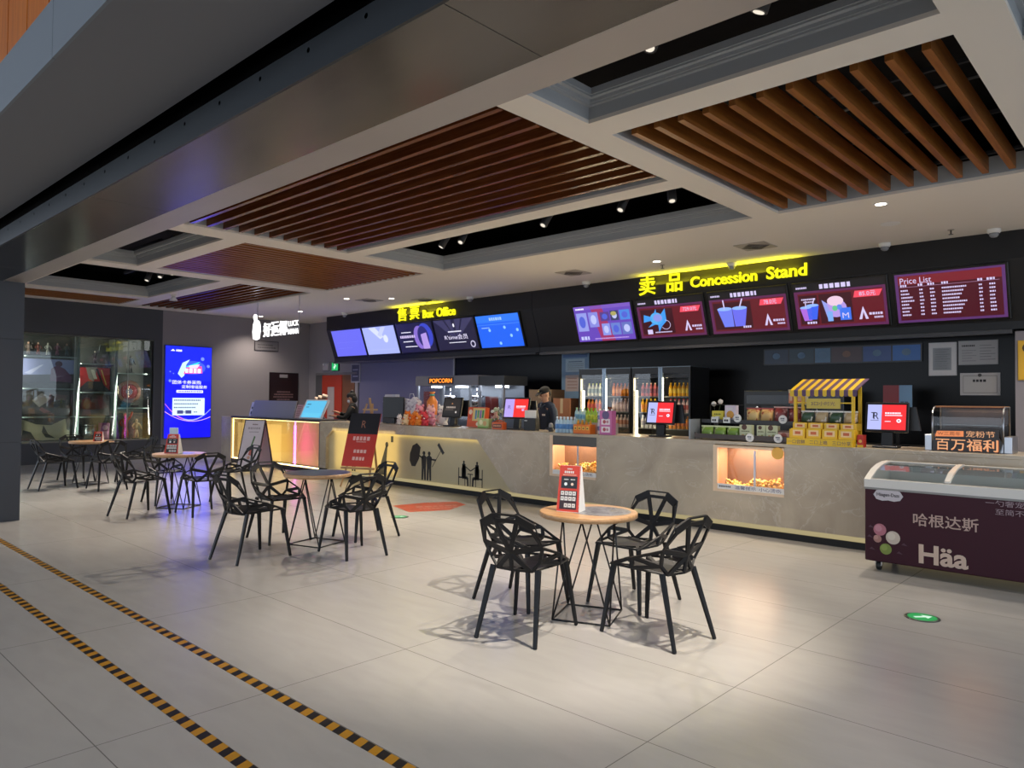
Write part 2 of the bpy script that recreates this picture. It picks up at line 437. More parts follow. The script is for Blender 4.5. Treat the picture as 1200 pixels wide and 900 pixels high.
for x in (-8.2, -7.1, -6.2, -5.2, -4.3): mb.bar((x, 6.6, ZC+.55), (x+.5, 7.9, ZC+.55), .05, .05, RIG)
for x in (-2.8, -1.9): mb.bar((x, 2.7, ZC+.5), (x+.4, 4.3, ZC+.5), .12, .06, RIG)
for y in (4.3, 5.1): mb.tube([(-16.3, y, ZC+.6), (-13.3, y, ZC+.6)], .05, RIG, 8)
for x in (-15.6, -14.4): mb.bar((x, 4, ZC+.5), (x+.3, 6, ZC+.5), .05, .05, RIG)
for y in (5.6, 6.8, 7.7): mb.tube([(-3.3, y, ZC+.5), (-1, y, ZC+.5)], .012, mat('#8a8a8a', .5), 6)
o = struct(mb, 'ceiling_pipes')

# ------------------------------------------------------------------ beam, soffit, mall fascia, pillar
mb = MB()
ZB = 2.94
mb.box(-25, 2.2, ZB, 5, 2.43, 4.65, SATIN); mb.box(-25, 1.67, ZB, 5, 2.2, 4.6, STEEL); mb.box(-25, 1.655, ZB, 5, 1.67, ZB+.15, STRIP)
for x in (-13., -9.4, -5.6, -1.9): mb.box(x, 1.66, ZB-.0008, x+.004, 2.2, ZB, BLACK)
struct(mb, 'beam')
mb = MB()
for x in [ -12+.42*i for i in range(30)]: mb.lathe([(.012, 0), (.009, -.004), (0, -.005)], CHROME, (x, 1.655, ZB+.11), 8, 'y')
struct(mb, 'beam_rivets')
mb = MB(); mb.box(-25, 1.0, 3.14, 5, 1.60, 3.24, SOFFIT); mb.box(-25, 1.6, 3.36, 5, 1.67, 3.42, SLOTB); mb.box(-25, 1.585, 3.2, 5, 1.6, 3.42, SLOTB)
mb.box(-7.25, 1.2, 3.1392, -7.235, 1.58, 3.14, MIDG)
struct(mb, 'ceiling_soffit')
mb = MB()
for a in range(-24, 5, 2): mb.box(a+.1+.003, .985, 3.14, a+2.1-.003, 1.0, 3.43, FASCIA)
mb.box(-24, 1.0, 3.24, 4, 1.02, 3.43, SLOTB); struct(mb, 'trim_fascia')
mb = MB(); WW = wood_mat('upper_wood', '#a35208', '#b8620e', '#c47118', axis=2)
for a in range(0, 70): mb.box(-24+.42*a, 1.06, 3.4, -24+.42*a+.40, 1.1, 6.5, WW)
mb.box(-24, 1.1, 3.24, 5.2, 1.14, 6.5, mat('#8a6a44', .6)); struct(mb, 'wall_upper')
mb = MB(); mb.box(-26, -16, 6.5, 14, 1.2, 6.6, mat('#8f8f92', .8)); struct(mb, 'ceiling_light_block')  # unseen slab added to keep overhead world light off the foreground floor
mb = MB()
for z0, z1 in ((0, .96), (.966, 2.232), (2.238, ZB)): mb.box(-11.5, 1.66, z0, -10.55, 2.43, z1, PILLAR)
mb.box(-11.49, 1.67, 0, -10.56, 2.42, ZB, BLACK); struct(mb, 'pillar')

# ------------------------------------------------------------------ walls
mb = MB(); XL = -18.7
mb.box(XL-.6, 2.4, 0, XL, 7.26, .47, DARKWALL); mb.box(XL-.6, 2.4, 2.95, XL, 7.26, ZC, DARKWALL); mb.box(XL-.6, 7.06, .47, XL, 7.26, 2.95, DARKWALL); mb.box(XL-.6, 2.4, .47, XL, 3.6, 2.95, DARKWALL)
struct(mb, 'wall_left')
mb = MB(); mb.box(XL-.6, 7.26, 0, XL, 11.6, ZC, GREYWALL); struct(mb, 'wall_left_rear')
mb = MB(); YB = 11.4
BLUE_LIT_WALL = mat('#62627a', .45)  # blue light falling on this wall stretch is put into its colour
mb.box(XL, YB, 0, -16.2, YB+.2, ZC, GREYWALL); mb.box(-16.2, YB, 0, -12.45, YB+.2, ZC, BLUE_LIT_WALL); mb.box(-12.45, YB, 0, 4, YB+.2, ZC, BLACKG)
mb.box(-12.47, YB-.02, 0, -12.42, YB, 2.5, mat('#9a9aa5', .5)); mb.box(-16.25, YB-.02, 0, -16.2, YB, 2.5, mat('#55555a', .5))
struct(mb, 'wall_back')
mb = MB(); mb.box(-1.56, 10.99, 0, 4, YB, 2.47, GREYWALL); struct(mb, 'wall_right')
# bulkhead over the counter
def bulk(x0, x1, name):
    mb = MB(); pr = [(10.72, ZC), (10.72, 3.35), (10.98, 2.60), (10.98, 2.50), (11.4, 2.50), (11.4, ZC)]
    mb.prism([(x0, y, z) for y, z in pr], (x1-x0, 0, 0), BLACK); struct(mb, name)
bulk(-16.75, -9.46, 'bulkhead'); bulk(-9.45, 4, 'bulkhead_right')
mb = MB(); mb.box(-9.4, 10.9, 2.44, -1.58, 10.98, 2.49, mat('#3b3a3c', .4)); mb.box(-16.7, 10.9, 2.46, -9.5, 10.98, 2.49, mat('#3b3a3c', .4)); struct(mb, 'trim_12')

# red door and its surround
t = MB(); t.box(-17.95, YB-.03, 0, -16.98, YB, 2.18, mat('#a5331d', .5)); d = struct(t, 'door_1')
t = MB(); t.box(-17.66, YB-.04, .2, -17.33, YB-.03, 1.85, mat('#a59a98', .5)); t.build('door_panel', d, label='pale panel in the red door')
t = MB(); t.box(-17.3, YB-.07, 1.0, -17.1, YB-.03, 1.04, CHROME); t.build('door_handle', d)
t = MB(); t.box(-18.3, YB-.02, 0, -17.97, YB, 2.22, mat('#4a4a4e', .6)); t.box(-18.3, YB-.03, 2.19, -16.3, YB, 2.25, mat('#6a6668', .6)); t.box(-16.96, YB-.02, 0, -16.4, YB, 2.18, mat('#6b4428', .5)); struct(t, 'trim_13')

# ------------------------------------------------------------------ hazard tapes on the floor
HAZ = hazard_mat()
def tape(name, y0, y1, x0, x1, label):
    mb = MB(); mb.box(x0, y0, 0, x1, y1, .0012, HAZ); o = mb.build(name); tag(o, label, 'floor tape')
tape('hazard_tape', 1.925, 1.985, -14, 2.5, 'yellow and black striped floor tape on the side nearer the tables')
tape('hazard_tape', 1.465, 1.525, -14, 2.5, 'yellow and black striped floor tape on the side nearer the camera')

# ------------------------------------------------------------------ lights
w = bpy.data.worlds.new('world'); S.world = w; w.use_nodes = True
w.node_tree.nodes['Background'].inputs[0].default_value = (.76, .86, 1, 1); w.node_tree.nodes['Background'].inputs[1].default_value = 1.75
def downlight(x, y, power=60, on=True, label=None):
    t = thing('downlight', label or 'round recessed downlight in the cream ceiling', 'downlight', (x, y, ZC))
    mb = MB(); mb.lathe([(.055, -.002), (.075, -.006), (.085, 0), (.085, .001)], WHITE, n=20); mb.build('trim_ring', t)
    mb = MB(); mb.lathe([(0, -.003), (.056, -.003)], E('#fff2dc', 8 if on else 1.5), n=20, c=(0, 0, 0)); mb.build('lens', t, recalc=False, label='glowing lens')
    if on: spot((x, y, ZC-.03), (x, y, 0), power, 120, .8, '#fff0dc', .05)
DP = 120
downlight(-18.0, 9.5, DP, label='small downlight above the grey wall with the framed notice')
downlight(-16.2, 9.6, DP, label='small downlight between the two rods of the hanging sign')
downlight(-13.3, 9.0, DP, label='round downlight in front of the left end of the Box Office screens')
downlight(-12.5, 9.6, DP, label='bright round downlight just in front of the Box Office sign')
downlight(-5.95, 9.65, DP*1.3, label='bright oval-looking downlight in front of the Concession Stand sign')
downlight(-2.39, 8.4, DP*1.3, label='downlight beside the far edge of the right-hand slatted panel')
for x in (-8.6, -.6): spot((x, 9.6, ZC-.03), (x, 9.5, 0), DP*1.3, 120, .8, '#fff0dc', .05)
SP = 205
def tspot(label, x, y, to, power=SP, size=62, vis=True):
    p = head(label, x, y, to); spot(p, to, power, size, .6, '#fff1df', .025)
tspot('track spotlight at the top edge of the picture in the recess against the beam', -1.75, 4.0, (-3.3, 4.1, 0), SP*2.1, 60)
tspot('second track spotlight in the recess left of the right-hand slatted panel', -2.5, 4.0, (-2.4, 2.2, 0), SP*.8, 80)
tspot('rightmost track spotlight in the recess in front of the Box Office sign', -4.25, 7.2, (-3.4, 6.2, 0), SP, 75)
tspot('second track spotlight from the right in the recess in front of the Box Office sign', -4.9, 7.2, (-5.2, 5.0, 0), SP, 75)
tspot('third track spotlight from the right in the recess in front of the Box Office sign', -6.1, 7.2, (-6.6, 4.6, 0), SP*1.5, 62)
tspot('second track spotlight from the left in the recess in front of the Box Office sign', -7.7, 7.2, (-7.2, 4.6, 0), SP, 75)
tspot('leftmost track spotlight in the recess in front of the Box Office sign', -8.1, 7.2, (-9.3, 5.4, 0), SP, 75)
tspot('left track spotlight of three in the recess near the display cabinet', -14.9, 5.5, (-14.3, 3.9, 0), SP, 75)
tspot('middle track spotlight of three in the recess near the display cabinet', -14.3, 5.5, (-13.0, 4.2, 0), SP, 75)
tspot('right track spotlight of three in the recess near the display cabinet', -13.8, 5.5, (-12.0, 5.0, 0), SP, 75)
tspot('track spotlight in the recess beside the pillar', -11.0, 3.9, (-10.3, 3.6, 0), SP, 75)
# cool light of the mall concourse behind and above the camera
area((-3, -5, 5.2), (-4, 1.5, 0), 30, 9, 3, '#dbe8ff')
spot((-9, -.6, 4.4), (-9, 1.05, 4.2), 110, 120, .8, '#ffb060', .1)  # unseen warm spot, added to brighten the upper wood wall
# ------------------------------------------------------------------ chairs: cast lattice shell on four legs
CN = dict(FL=(-.20, .26, .452), FC=(0, .28, .455), C1=(-.085, .10, .437), C3=(0, -.07, .432), SL=(-.235, .05, .462), RL=(-.13, -.17, .437), RC=(0, -.205, .442),
          AL=(-.245, .03, .54), BL=(-.222, -.195, .61), DL=(-.185, -.155, .50), TL=(-.20, -.28, .765), TM=(-.178, -.27, .728), UL=(-.095, -.31, .82), WL=(-.082, -.299, .778), M=(0, -.23, .56))
for k in list(CN):
    if k[-1] == 'L' or k in ('C1', 'TM'): x, y, z = CN[k]; CN[{'C1': 'C2', 'TM': 'TN'}.get(k, k[:-1]+'R')] = (-x, y, z)
MIR = lambda k: {'C1': 'C2', 'TM': 'TN', 'C2': 'C1', 'TN': 'TM'}.get(k, k[:-1]+{'L': 'R', 'R': 'L'}.get(k[-1], k[-1]))
def shell(faces, name, parent, ins, m):
    """facets of the cast shell; each is cut out to a rim of width ins (0: left solid), then thickened"""
    bm = bmesh.new(); vs = {}
    allf = []
    for f, w in faces:
        allf.append((f, w))
        g = tuple(MIR(k) for k in f)[::-1]
        if set(g) != set(f): allf.append((g, w))
    fs = []
    for f, w in allf:
        for k in f:
            if k not in vs: vs[k] = bm.verts.new(CN[k])
        fs.append((bm.faces.new([vs[k] for k in f]), w))
    bm.normal_update()
    dele = []
    for f, w in fs:
        if w:
            bmesh.ops.inset_individual(bm, faces=[f], thickness=w*ins, use_even_offset=True); dele.append(f)
    bmesh.ops.delete(bm, geom=dele, context='FACES')
    bmesh.ops.recalc_face_normals(bm, faces=bm.faces[:])
    bmesh.ops.solidify(bm, geom=bm.faces[:], thickness=.014)
    mb = MB(); mb.bm.free(); mb.bm = bm; mb.mi(m)
    return mb.build(name, parent)
def make_chair(label):
    t = thing('lattice_chair', label, 'chair', group='black lattice chairs around the round tables')
    shell([(('FL', 'FC', 'C1'), .9), (('FC', 'C2', 'C1'), 0), (('C1', 'C2', 'C3'), 0), (('FL', 'C1', 'SL'), .9), (('SL', 'C1', 'C3', 'RL'), 0), (('RL', 'C3', 'RC'), .9),
           (('FL', 'SL', 'AL'), .9), (('SL', 'DL', 'AL'), 1), (('SL', 'RL', 'DL'), .7)], 'seat', t, .016, CHAIR)
    shell([(('RL', 'RC', 'M'), .9), (('RL', 'M', 'BL', 'DL'), 1), (('DL', 'BL', 'AL'), .8), (('BL', 'M', 'WL', 'TM'), 1), (('BL', 'TM', 'TL'), .3), (('WL', 'M', 'WR'), .9),
           (('TL', 'TM', 'WL', 'UL'), 0), (('UL', 'WL', 'WR', 'UR'), .6)], 'backrest', t, .0165, CHAIR)
    for sx in (-1, 1):
        for (tx, ty, fx, fy) in ((.185, .23, .24, .29), (.165, -.15, .215, -.285)):
            mb = MB(); mb.bar((sx*tx, ty, .455), (sx*fx, fy, 0), .040, .026, CHAIR, .026, .020, up=(0, 1, 0) if ty < 0 else (sx, 0, 0))
            mb.build('leg', t, bevel=.004)
    return t
chair0 = None
def chair(label, x, y, rz):
    global chair0
    if chair0 is None: chair0 = make_chair(label); chair0.location = (x, y, 0); chair0.rotation_euler = (0, 0, rz)
    else: dup(chair0, (x, y, 0), rz, label)
R = math.radians
chair('black lattice chair at the front table, back to the camera on its near side', -3.24, 3.64, R(14))
chair('black lattice chair at the front table, on the left just behind the nearest chair', -3.78, 4.17, R(-88))
chair('black lattice chair at the front table, alone on its right side', -2.56, 4.2, R(84))
chair('black lattice chair at the front table, between the table and the marble counter', -3.12, 4.78, R(178))
chair('black lattice chair at the table without a card, standing nearest the camera on its left', -6.62, 3.42, R(8))
chair('black lattice chair at the table without a card, on its far left', -7.28, 4.08, R(-92))
chair('black lattice chair at the table without a card, near its right edge, seen from behind', -6.08, 4.24, R(82))
chair('black lattice chair at the table without a card, on its far right against the counter', -6.72, 4.86, R(176))
chair('black lattice chair at the table lit blue, nearest the camera on its left', -10.0, 3.62, R(12))
chair('black lattice chair at the table lit blue, in front of its right half', -9.55, 4.25, R(86))
chair('black lattice chair at the table lit blue, on the right beside the white folding sign', -10.3, 5.1, R(182))
chair('black lattice chair at the table lit blue, behind its left side', -10.9, 4.3, R(-90))
chair('black lattice chair at the table by the display cabinet, leftmost of all chairs', -13.75, 3.62, R(6))
chair('black lattice chair at the table by the display cabinet, in front of its right side', -13.1, 4.25, R(88))
chair('black lattice chair at the table by the display cabinet, behind it on the right', -13.85, 4.98, R(180))
chair('black lattice chair at the table by the display cabinet, behind it on the left', -14.78, 4.25, R(-91))

# ------------------------------------------------------------------ round tables on wire-rod frames
def make_table(label, top_m):
    t = thing('round_table', label, 'table', group='round cafe tables on black wire frames')
    mb = MB(); mb.lathe([(0, .712), (.345, .712), (.352, .717), (.352, .745), (.347, .75), (0, .75)], TOPW, n=48); mb.build('tabletop', t)
    mb = MB(); Rr = .0065
    B = [V((.29*math.cos(PI/4+k*PI/2+.1), .29*math.sin(PI/4+k*PI/2+.1), Rr)) for k in range(4)]
    T = [V((.19*math.cos(k*PI/2+.1), .19*math.sin(k*PI/2+.1), .70)) for k in range(4)]
    mb.tube(B, Rr, ROD, 6, True); mb.tube(T, Rr, ROD, 6, True)
    for k in range(4):
        mb.tube([B[k], T[k]], Rr, ROD, 6); mb.tube([B[k], T[(k+1) % 4]], Rr, ROD, 6)
    mb.box(-.2, -.03, .703, .2, .03, .712, ROD); mb.box(-.03, -.2, .703, .03, .2, .712, ROD)
    mb.build('wire_frame', t)
    return t
def sticker(t, m, r=.3, c=(0, 0)):
    mb = MB(); mb.lathe([(0, .7505), (r, .7505), (r, .7515), (0, .7515)], m, (c[0], c[1], 0), 40); return mb.build('printed_top', t, label='dark printed picture on the tabletop')
tb = make_table('round wooden table nearest the camera with a tall red card on it', TOPW); tb.location = (-3.16, 4.22, 0); tb.rotation_euler = (0, 0, .3)
tb2 = dup(tb, (-6.78, 4.26, 0), .2, 'round table with a dark top and no card, second nearest the camera')
tb3 = dup(tb, (-10.35, 4.28, 0), .5, 'round table lit blue, under the red card with a white top')
tb4 = dup(tb, (-14.1, 4.3, 0), .1, 'round table farthest away in front of the glass display cabinet')
sticker(tb, MONTAGE, .22, (.08, .03)); DKTOP = noise_mat('dark_print', [(.3, '#2c2f3a'), (.55, '#4a4d5a'), (.75, '#6b6a70')], nscale=5, detail=8, rough=.3)
sticker(tb2, DKTOP, .335); sticker(tb3, MONTAGE, .2)

def table_card(label, loc, rz, w=.165, h=.30, white_top=False):
    t = thing('table_card', label, 'table card', loc, rz)
    d = .07; u = V((0, d*.8, h)).normalized(); L = math.hypot(d*.8, h)
    # front panel leans back, rear panel leans forward, base strip joins them
    w2 = w*.78 if white_top else w*.92
    ORR = mat('#c93a22', .4)
    mb = MB(); mb.prism([(-w/2, -d, 0), (w/2, -d, 0), (w2/2, -d*.2, h), (-w2/2, -d*.2, h)], (0, .004, 0), ORR)
    P = Pan(mb, (0, -d, 0), X1, u)
    P.rect(-w*.36, L*.51, w*.36, L*.77, mat('#15161c', .4)); P.disc(-w*.15, L*.60, w*.07, mat('#dfe6ea', .4), 2); P.disc(w*.14, L*.60, w*.06, mat('#e7c9b6', .4), 2)
    P.greek(-w*.24, -w*.04, L*.70, L*.022, PAPER, 2, 1); P.greek(w*.06, w*.26, L*.70, L*.022, PAPER, 2, 2)
    P.greek(-w*.24, w*.24, L*.86, L*.05, PAPER, 1, 4); P.greek(-w*.12, w*.12, L*.93, L*.025, PAPER, 1, 5); P.greek(-w*.3, w*.3, L*.80, L*.02, mat('#e8b8a0', .5), 1, 6)
    P.rect(-w*.38, L*.06, w*.38, L*.46, mat('#2b1518', .4))
    for r_, (y0, nn) in enumerate(((.36, 4), (.245, 4), (.10, 3))):
        for q in range(nn):
            a = -w*.34+q*w*.175+(w*.17 if nn == 3 else 0); P.rect(a, L*y0, a+w*.145, L*(y0+.085), PAPER, 2); P.disc(a+w*.07, L*(y0+.045), w*.03, MIDG, 3, n=8)
    mb.build('front_panel', t, recalc=False)
    mb = MB(); mb.prism([(-w/2, d, 0), (w/2, d, 0), (w2/2, d*.2, h), (-w2/2, d*.2, h)], (0, -.004, 0), WHITE); mb.build('rear_panel', t, label='white rear panel')
    mb = MB(); mb.prism([(w/2-.004, -d, 0), (w/2-.004, d, 0), (w2/2-.004, d*.2, h), (w2/2-.004, -d*.2, h)], (.003, 0, 0), WHITE); mb.box(-w/2, -d, 0, w/2, d, .003, WHITE); mb.build('side_panel', t, label='white side panel')
    if white_top:
        mb = MB(); mb.box(-w*.3, -.006, h-.02, w*.3, .006, h+.09, mat('#cfe0ea', .4)); mb.build('top_tab', t, label='pale blue tab on top')
    return t
table_card('tall red menu card standing on the front round table', (-3.25, 4.13, .7505), R(17), .17, .325)
table_card('red card with a pale blue tab on the table lit blue', (-10.36, 4.20, .7505), R(40), .2, .27, True)
table_card('small red and pink card on the table in front of the display cabinet', (-13.9, 4.35, .7505), R(60), .14, .17)

# ------------------------------------------------------------------ service counter
CT = 1.075
YF = 8.1; YBk = 8.75
holes_front = ((-6.745, .47, -5.935, 1.04), (-4.167, .49, -3.32, 1.025))
t = thing('service_counter', 'long grey marble counter with a cream silhouette panel and two popcorn windows', 'counter', (-6, 8.4, 0))
ox, oy = -6, 8.4
def cb(mb, x0, y0, z0, x1, y1, z1, m): mb.box(x0-ox, y0-oy, z0, x1-ox, y1-oy, z1, m)
XA, XB = -12.84, 3.2
mb = MB()
# marble front with openings for the popcorn windows and the recessed cream panel
PX0, PX1, PXT, PZT, PZB = -12.62, -7.72, -8.29, .90, .13
cb(mb, XA, YF, PZT, PXT, YF+.3, CT-.04, STONE)                       # band above the cream panel
cb(mb, XA, YF, .13, PX0, YF+.3, PZT, STONE)
mb.prism([(PXT-ox, YF-oy, PZT), (PXT-ox, YF-oy, CT-.04), (-6.745-ox, YF-oy, CT-.04), (-6.745-ox, YF-oy, .13), (-7.52-ox, YF-oy, .13)], (0, .3, 0), STONE)
mb.prism([(PX0-ox, YF-oy, PZT-.14), (PX0-ox, YF-oy, PZT), (PX0+.2-ox, YF-oy, PZT)], (0, .06, 0), STONE)
prev = -6.745
for x0, z0, x1, z1 in holes_front:
    if x0 > prev: cb(mb, prev, YF, .13, x0, YF+.3, CT-.04, STONE)
    cb(mb, x0, YF, .13, x1, YF+.3, z0, STONE); prev = x1
cb(mb, prev, YF, .13, XB, YF+.3, CT-.04, STONE)
mb.build('marble_front', t)
mb = MB(); cb(mb, XA, YF-.012, CT-.04, XB, YBk, CT, STONE); cb(mb, XA, YBk-.04, 0, XB, YBk, CT-.04, mat('#4a4743', .6)); mb.build('countertop', t, bevel=.004)
mb = MB(); cb(mb, XA, YF+.005, 0, XB, YF+.09, .074, mat('#121110', .5, spec=.3)); mb.build('toe_kick', t, label='black toe kick')
mb = MB(); cb(mb, XA+.3, YF+.015, .075, XB, YF+.03, .13, E('#d8c58e', .55)); mb.build('glow_strip', t, label='softly glowing strip along the foot')
mb = MB(); cb(mb, PX0-.05, YF+.07, .1, -7.4, YF+.09, PZT+.05, CREAMPANEL); mb.build('cream_panel', t, label='cream panel lit from its edges')
mb = MB(); cb(mb, PX0, YF+.03, PZT-.002, PXT, YF+.06, PZT+.01, E('#ffe27a', 3.5)); mb.build('panel_lamp_strip', t, label='yellow lamp strip')
BK = mat('#0d0c0b', .5)
def silh(f):
    sil = MB(); P = Pan(sil, (0-ox, YF+.069-oy, 0), X1, Z1); f(P); sil.build('silhouette', t, recalc=False)
def figure(P, x, z0, h, arm=None):
    hd = [(x+h*.075*math.cos(R(a)), z0+h*(.93+.07*math.sin(R(a)))) for a in range(-60, 241, 25)]
    P.poly([(x-h*.03, z0), (x-h*.12, z0), (x-h*.11, z0+h*.45), (x-h*.14, z0+h*.80), (x-h*.04, z0+h*.86)]+hd[::-1]+[(x+h*.04, z0+h*.86), (x+h*.14, z0+h*.80), (x+h*.11, z0+h*.45), (x+h*.12, z0), (x+h*.03, z0), (x, z0+h*.42)], BK)
    if arm: P.line((x, z0+h*.74), arm, h*.06, BK)
silh(lambda P: figure(P, -11.75, .14, .5, (-11.68, .42)))
silh(lambda P: (P.disc(-10.72, .70, .045, BK, 1, .05), P.poly([(-10.98, .14), (-10.75, .14), (-10.70, .68), (-10.75, .68)], BK)))
silh(lambda P: P.rect(-10.6, .75, -10.53, .86, BK))
silh(lambda P: (P.poly([(-10.05, .58), (-9.98, .72), (-9.86, .77), (-9.76, .70), (-9.80, .5), (-9.9, .36), (-10.0, .36), (-10.06, .46)], BK), figure(P, -9.67, .14, .5, (-9.82, .56))))
silh(lambda P: (figure(P, -9.53, .14, .5, (-9.35, .5)), P.line((-9.45, .38), (-9.22, .68), .012, BK), P.line((-9.30, .78), (-9.16, .62), .06, BK)))
def seat_(x, s_):
    def f(P):
        figure(P, x, .24, .30, (-8.5, .38)); P.poly([(x-.05, .27), (x+.05, .27), (x+.055, .40), (x+.03, .47), (x-.03, .47), (x-.055, .40)], BK); P.rect(x-s_*.12-.01, .13, x-s_*.12+.01, .42, BK); P.rect(min(x-s_*.12, x+s_*.05), .25, max(x-s_*.12, x+s_*.05), .275, BK); P.line((x, .27), (x+s_*.09, .26), .05, BK); P.line((x+s_*.09, .27), (x+s_*.1, .13), .04, BK); P.rect(x+s_*.03-.008, .13, x+s_*.03+.008, .26, BK)
    return f
silh(seat_(-8.66, 1)); silh(seat_(-8.35, -1)); silh(lambda P: (P.rect(-8.57, .32, -8.44, .335, BK), P.rect(-8.515, .13, -8.495, .33, BK)))

def popcorn_bin(label, x0, z0, x1, z1, band, fl):
    b = thing('popcorn_bin', label, 'popcorn bin', ((x0+x1)/2, YF, z0)); w = (x1-x0)/2; h = z1-z0
    WARM = mat('#cfa58a', .5)
    mb = MB(); g = .012
    mb.box(-w+.001, .30, .001, w-.001, .31, h-.001, mat('#9a7c6c', .25, metal=.3)); mb.box(-w+.001, .02, .001, w-.001, .3, g, WARM); mb.box(-w+.001, .02, g, -w+g, .3, h, WARM); mb.box(w-g, .02, g, w-.001, .3, h, WARM); mb.box(-w+g, .02, h-g, w-g, .3, h-.001, WARM)
    mb.build('bin_housing', b)
    mb = MB(); f = .035; fm = mat('#e0c6a6', .4)
    mb.box(-w-.02, -.012, -.02, -w+f, .0, h, fm); mb.box(-w+f, -.012, -.02, w, 0, .012, fm)
    if not band: mb.box(-w+f, -.012, h-.03, w, 0, h, fm)
    mb.build('frame', b, label='pale lit frame')
    mb = MB(); mb.box(-w+.03, .035, .03, w-.01, .04, h-(.13 if band else .03), glass_mat('bin_glass', '#f4f0ea', 1.0)); mb.box(w*.15-.012, .025, .03, w*.15+.012, .035, h-(.13 if band else .05), ALU); mb.build('window_pane', b)
    if band: mb = MB(); mb.box(-w+.036, -.005, h-.14, w, .02, h, mat('#54504c', .3, metal=.5)); mb.build('steel_band', b, label='dark steel band')
    mb = MB(); rn = random
    for k in range(330):
        x = rn.uniform(-w+.06, w-.04); y = rn.uniform(.06, .28); top = fl*(.75+.25*math.sin(x*9)+.15*math.cos(x*23))
        mb.blob((x, y, rn.uniform(.03, max(.05, top))), rn.uniform(.014, .022), POPC, 1, .3)
    o = mb.build('popcorn_heap', b); o['kind'] = 'stuff'
    mb = MB(); mb.box(-w+.036, -.008, .012, w, -.003, .075, WHITE); P = Pan(mb, (0, -.008, .012), X1, Z1)
    if band: P.text('小心烫伤', w*.55, .032, .04, mat('#3a3d55', .5), w*.6, 1)
    else: P.text('温馨提示', -w*.08, .032, .042, mat('#3a3a6a', .5), .26, 1); P.text('小心烫伤', w*.62, .032, .042, mat('#3a3a6a', .5), .26, 1); P.greek(-w+.06, -w*.5, .032, .02, MIDG, 1)
    mb.build('notice_strip', b, label='white strip of lettering', recalc=False)
    if not band:
        mb = MB(); mb.lathe([(0, -.001), (.07, -.001), (.07, .003), (0, .003)], mat('#e8b04a', .5), (w-.07, -.016, h-.06), 20, 'y'); mb.build('round_sticker', b, label='yellow round sticker')
    l = bpy.data.lights.new('bin_lamp', 'AREA'); l.energy = 7.; l.size = .6; l.size_y = .12; l.shape = 'RECTANGLE'; l.color = hx('#ffe6c6')[:3]
    lo = bpy.data.objects.new('bin_lamp', l); COL.objects.link(lo); lo.location = ((x0+x1)/2, YF+.17, z1-.02)
popcorn_bin('popcorn window in the counter below the water bottles, half hidden by a red card', *holes_front[0], True, .20)
popcorn_bin('popcorn window in the counter below the snack rack, with a lettered strip', *holes_front[1], False, .15)

# glowing counter at the left end
t = thing('light_counter', 'glowing yellow counter at the left end with a pink light tube', 'counter', (-15.0, 8.4, 0)); ox, oy = -15.0, 8.4
mb = MB(); cb(mb, -17.18, YF, 0, -16.70, YBk, CT, STONE); cb(mb, -16.70, YF+.32, 0, -12.86, YBk, CT-.05, mat('#4a4743', .6)); mb.build('marble_end', t)
mb = MB(); cb(mb, -16.70, YF-.005, CT-.02, -12.86, YBk, CT+.02, mat('#2a2827', .3)); mb.build('countertop', t, label='thin dark countertop')
GLOW = E('#f3cf62', .62)
mb = MB(); cb(mb, -16.70, YF+.28, .1, -12.86, YF+.3, CT-.02, mat('#d8cba4', .6)); mb.build('back_panel', t, label='warm yellow panel')
mb = MB(); cb(mb, -16.70, YF+.02, 0, -12.86, YF+.3, .09, mat('#3f3a36', .4)); mb.build('toe_kick', t, label='dark toe kick')
mb = MB()
cb(mb, -16.69, YF+.04, .092, -12.87, YF+.06, .112, E('#fff0c4', 8)); cb(mb, -16.69, YF+.04, CT-.045, -12.87, YF+.06, CT-.03, E('#ffeebc', 3)); cb(mb, -16.69, YF+.04, .11, -16.67, YF+.06, CT-.05, E('#ffeebc', 4))
mb.build('lamp_strips', t, label='yellow lamp strips')
mb = MB(); mb.tube([(-13.84-ox, YF+.03-oy, .11), (-13.84-ox, YF+.03-oy, CT-.03)], .017, E('#f79cff', 2.6), 10); mb.build('pink_light_tube', t, label='pink light tube')
mb = MB(); cb(mb, -16.70, YF, .09, -12.87, YF+.006, CT-.02, glass_mat('counter_glass', '#fdf6e2', 1.0)); cb(mb, -12.87, YF-.004, 0, -12.84, YF+.3, CT, mat('#6a6560', .4)); mb.build('glass_front', t)
mb = MB(); cb(mb, -16.35, YF+.2, .78, -15.7, YF+.24, .92, E('#fff4cf', 3.2)); mb.build('lamp_box', t, label='small white lit box')
for x, c, p in ((-13.84, '#e23cff', 4), (-15.4, '#ffe29a', 6), (-11.4, '#ffe08a', 5)):
    l = bpy.data.lights.new('counter_glow', 'AREA'); l.energy = p; l.color = hx(c)[:3]; l.shape = 'RECTANGLE'; l.size = .1 if p == 4 else 2.0; l.size_y = .8
    o = bpy.data.objects.new('counter_glow', l); COL.objects.link(o); o.location = (x, YF-.02, .55); o.rotation_euler = (PI/2, 0, 0)
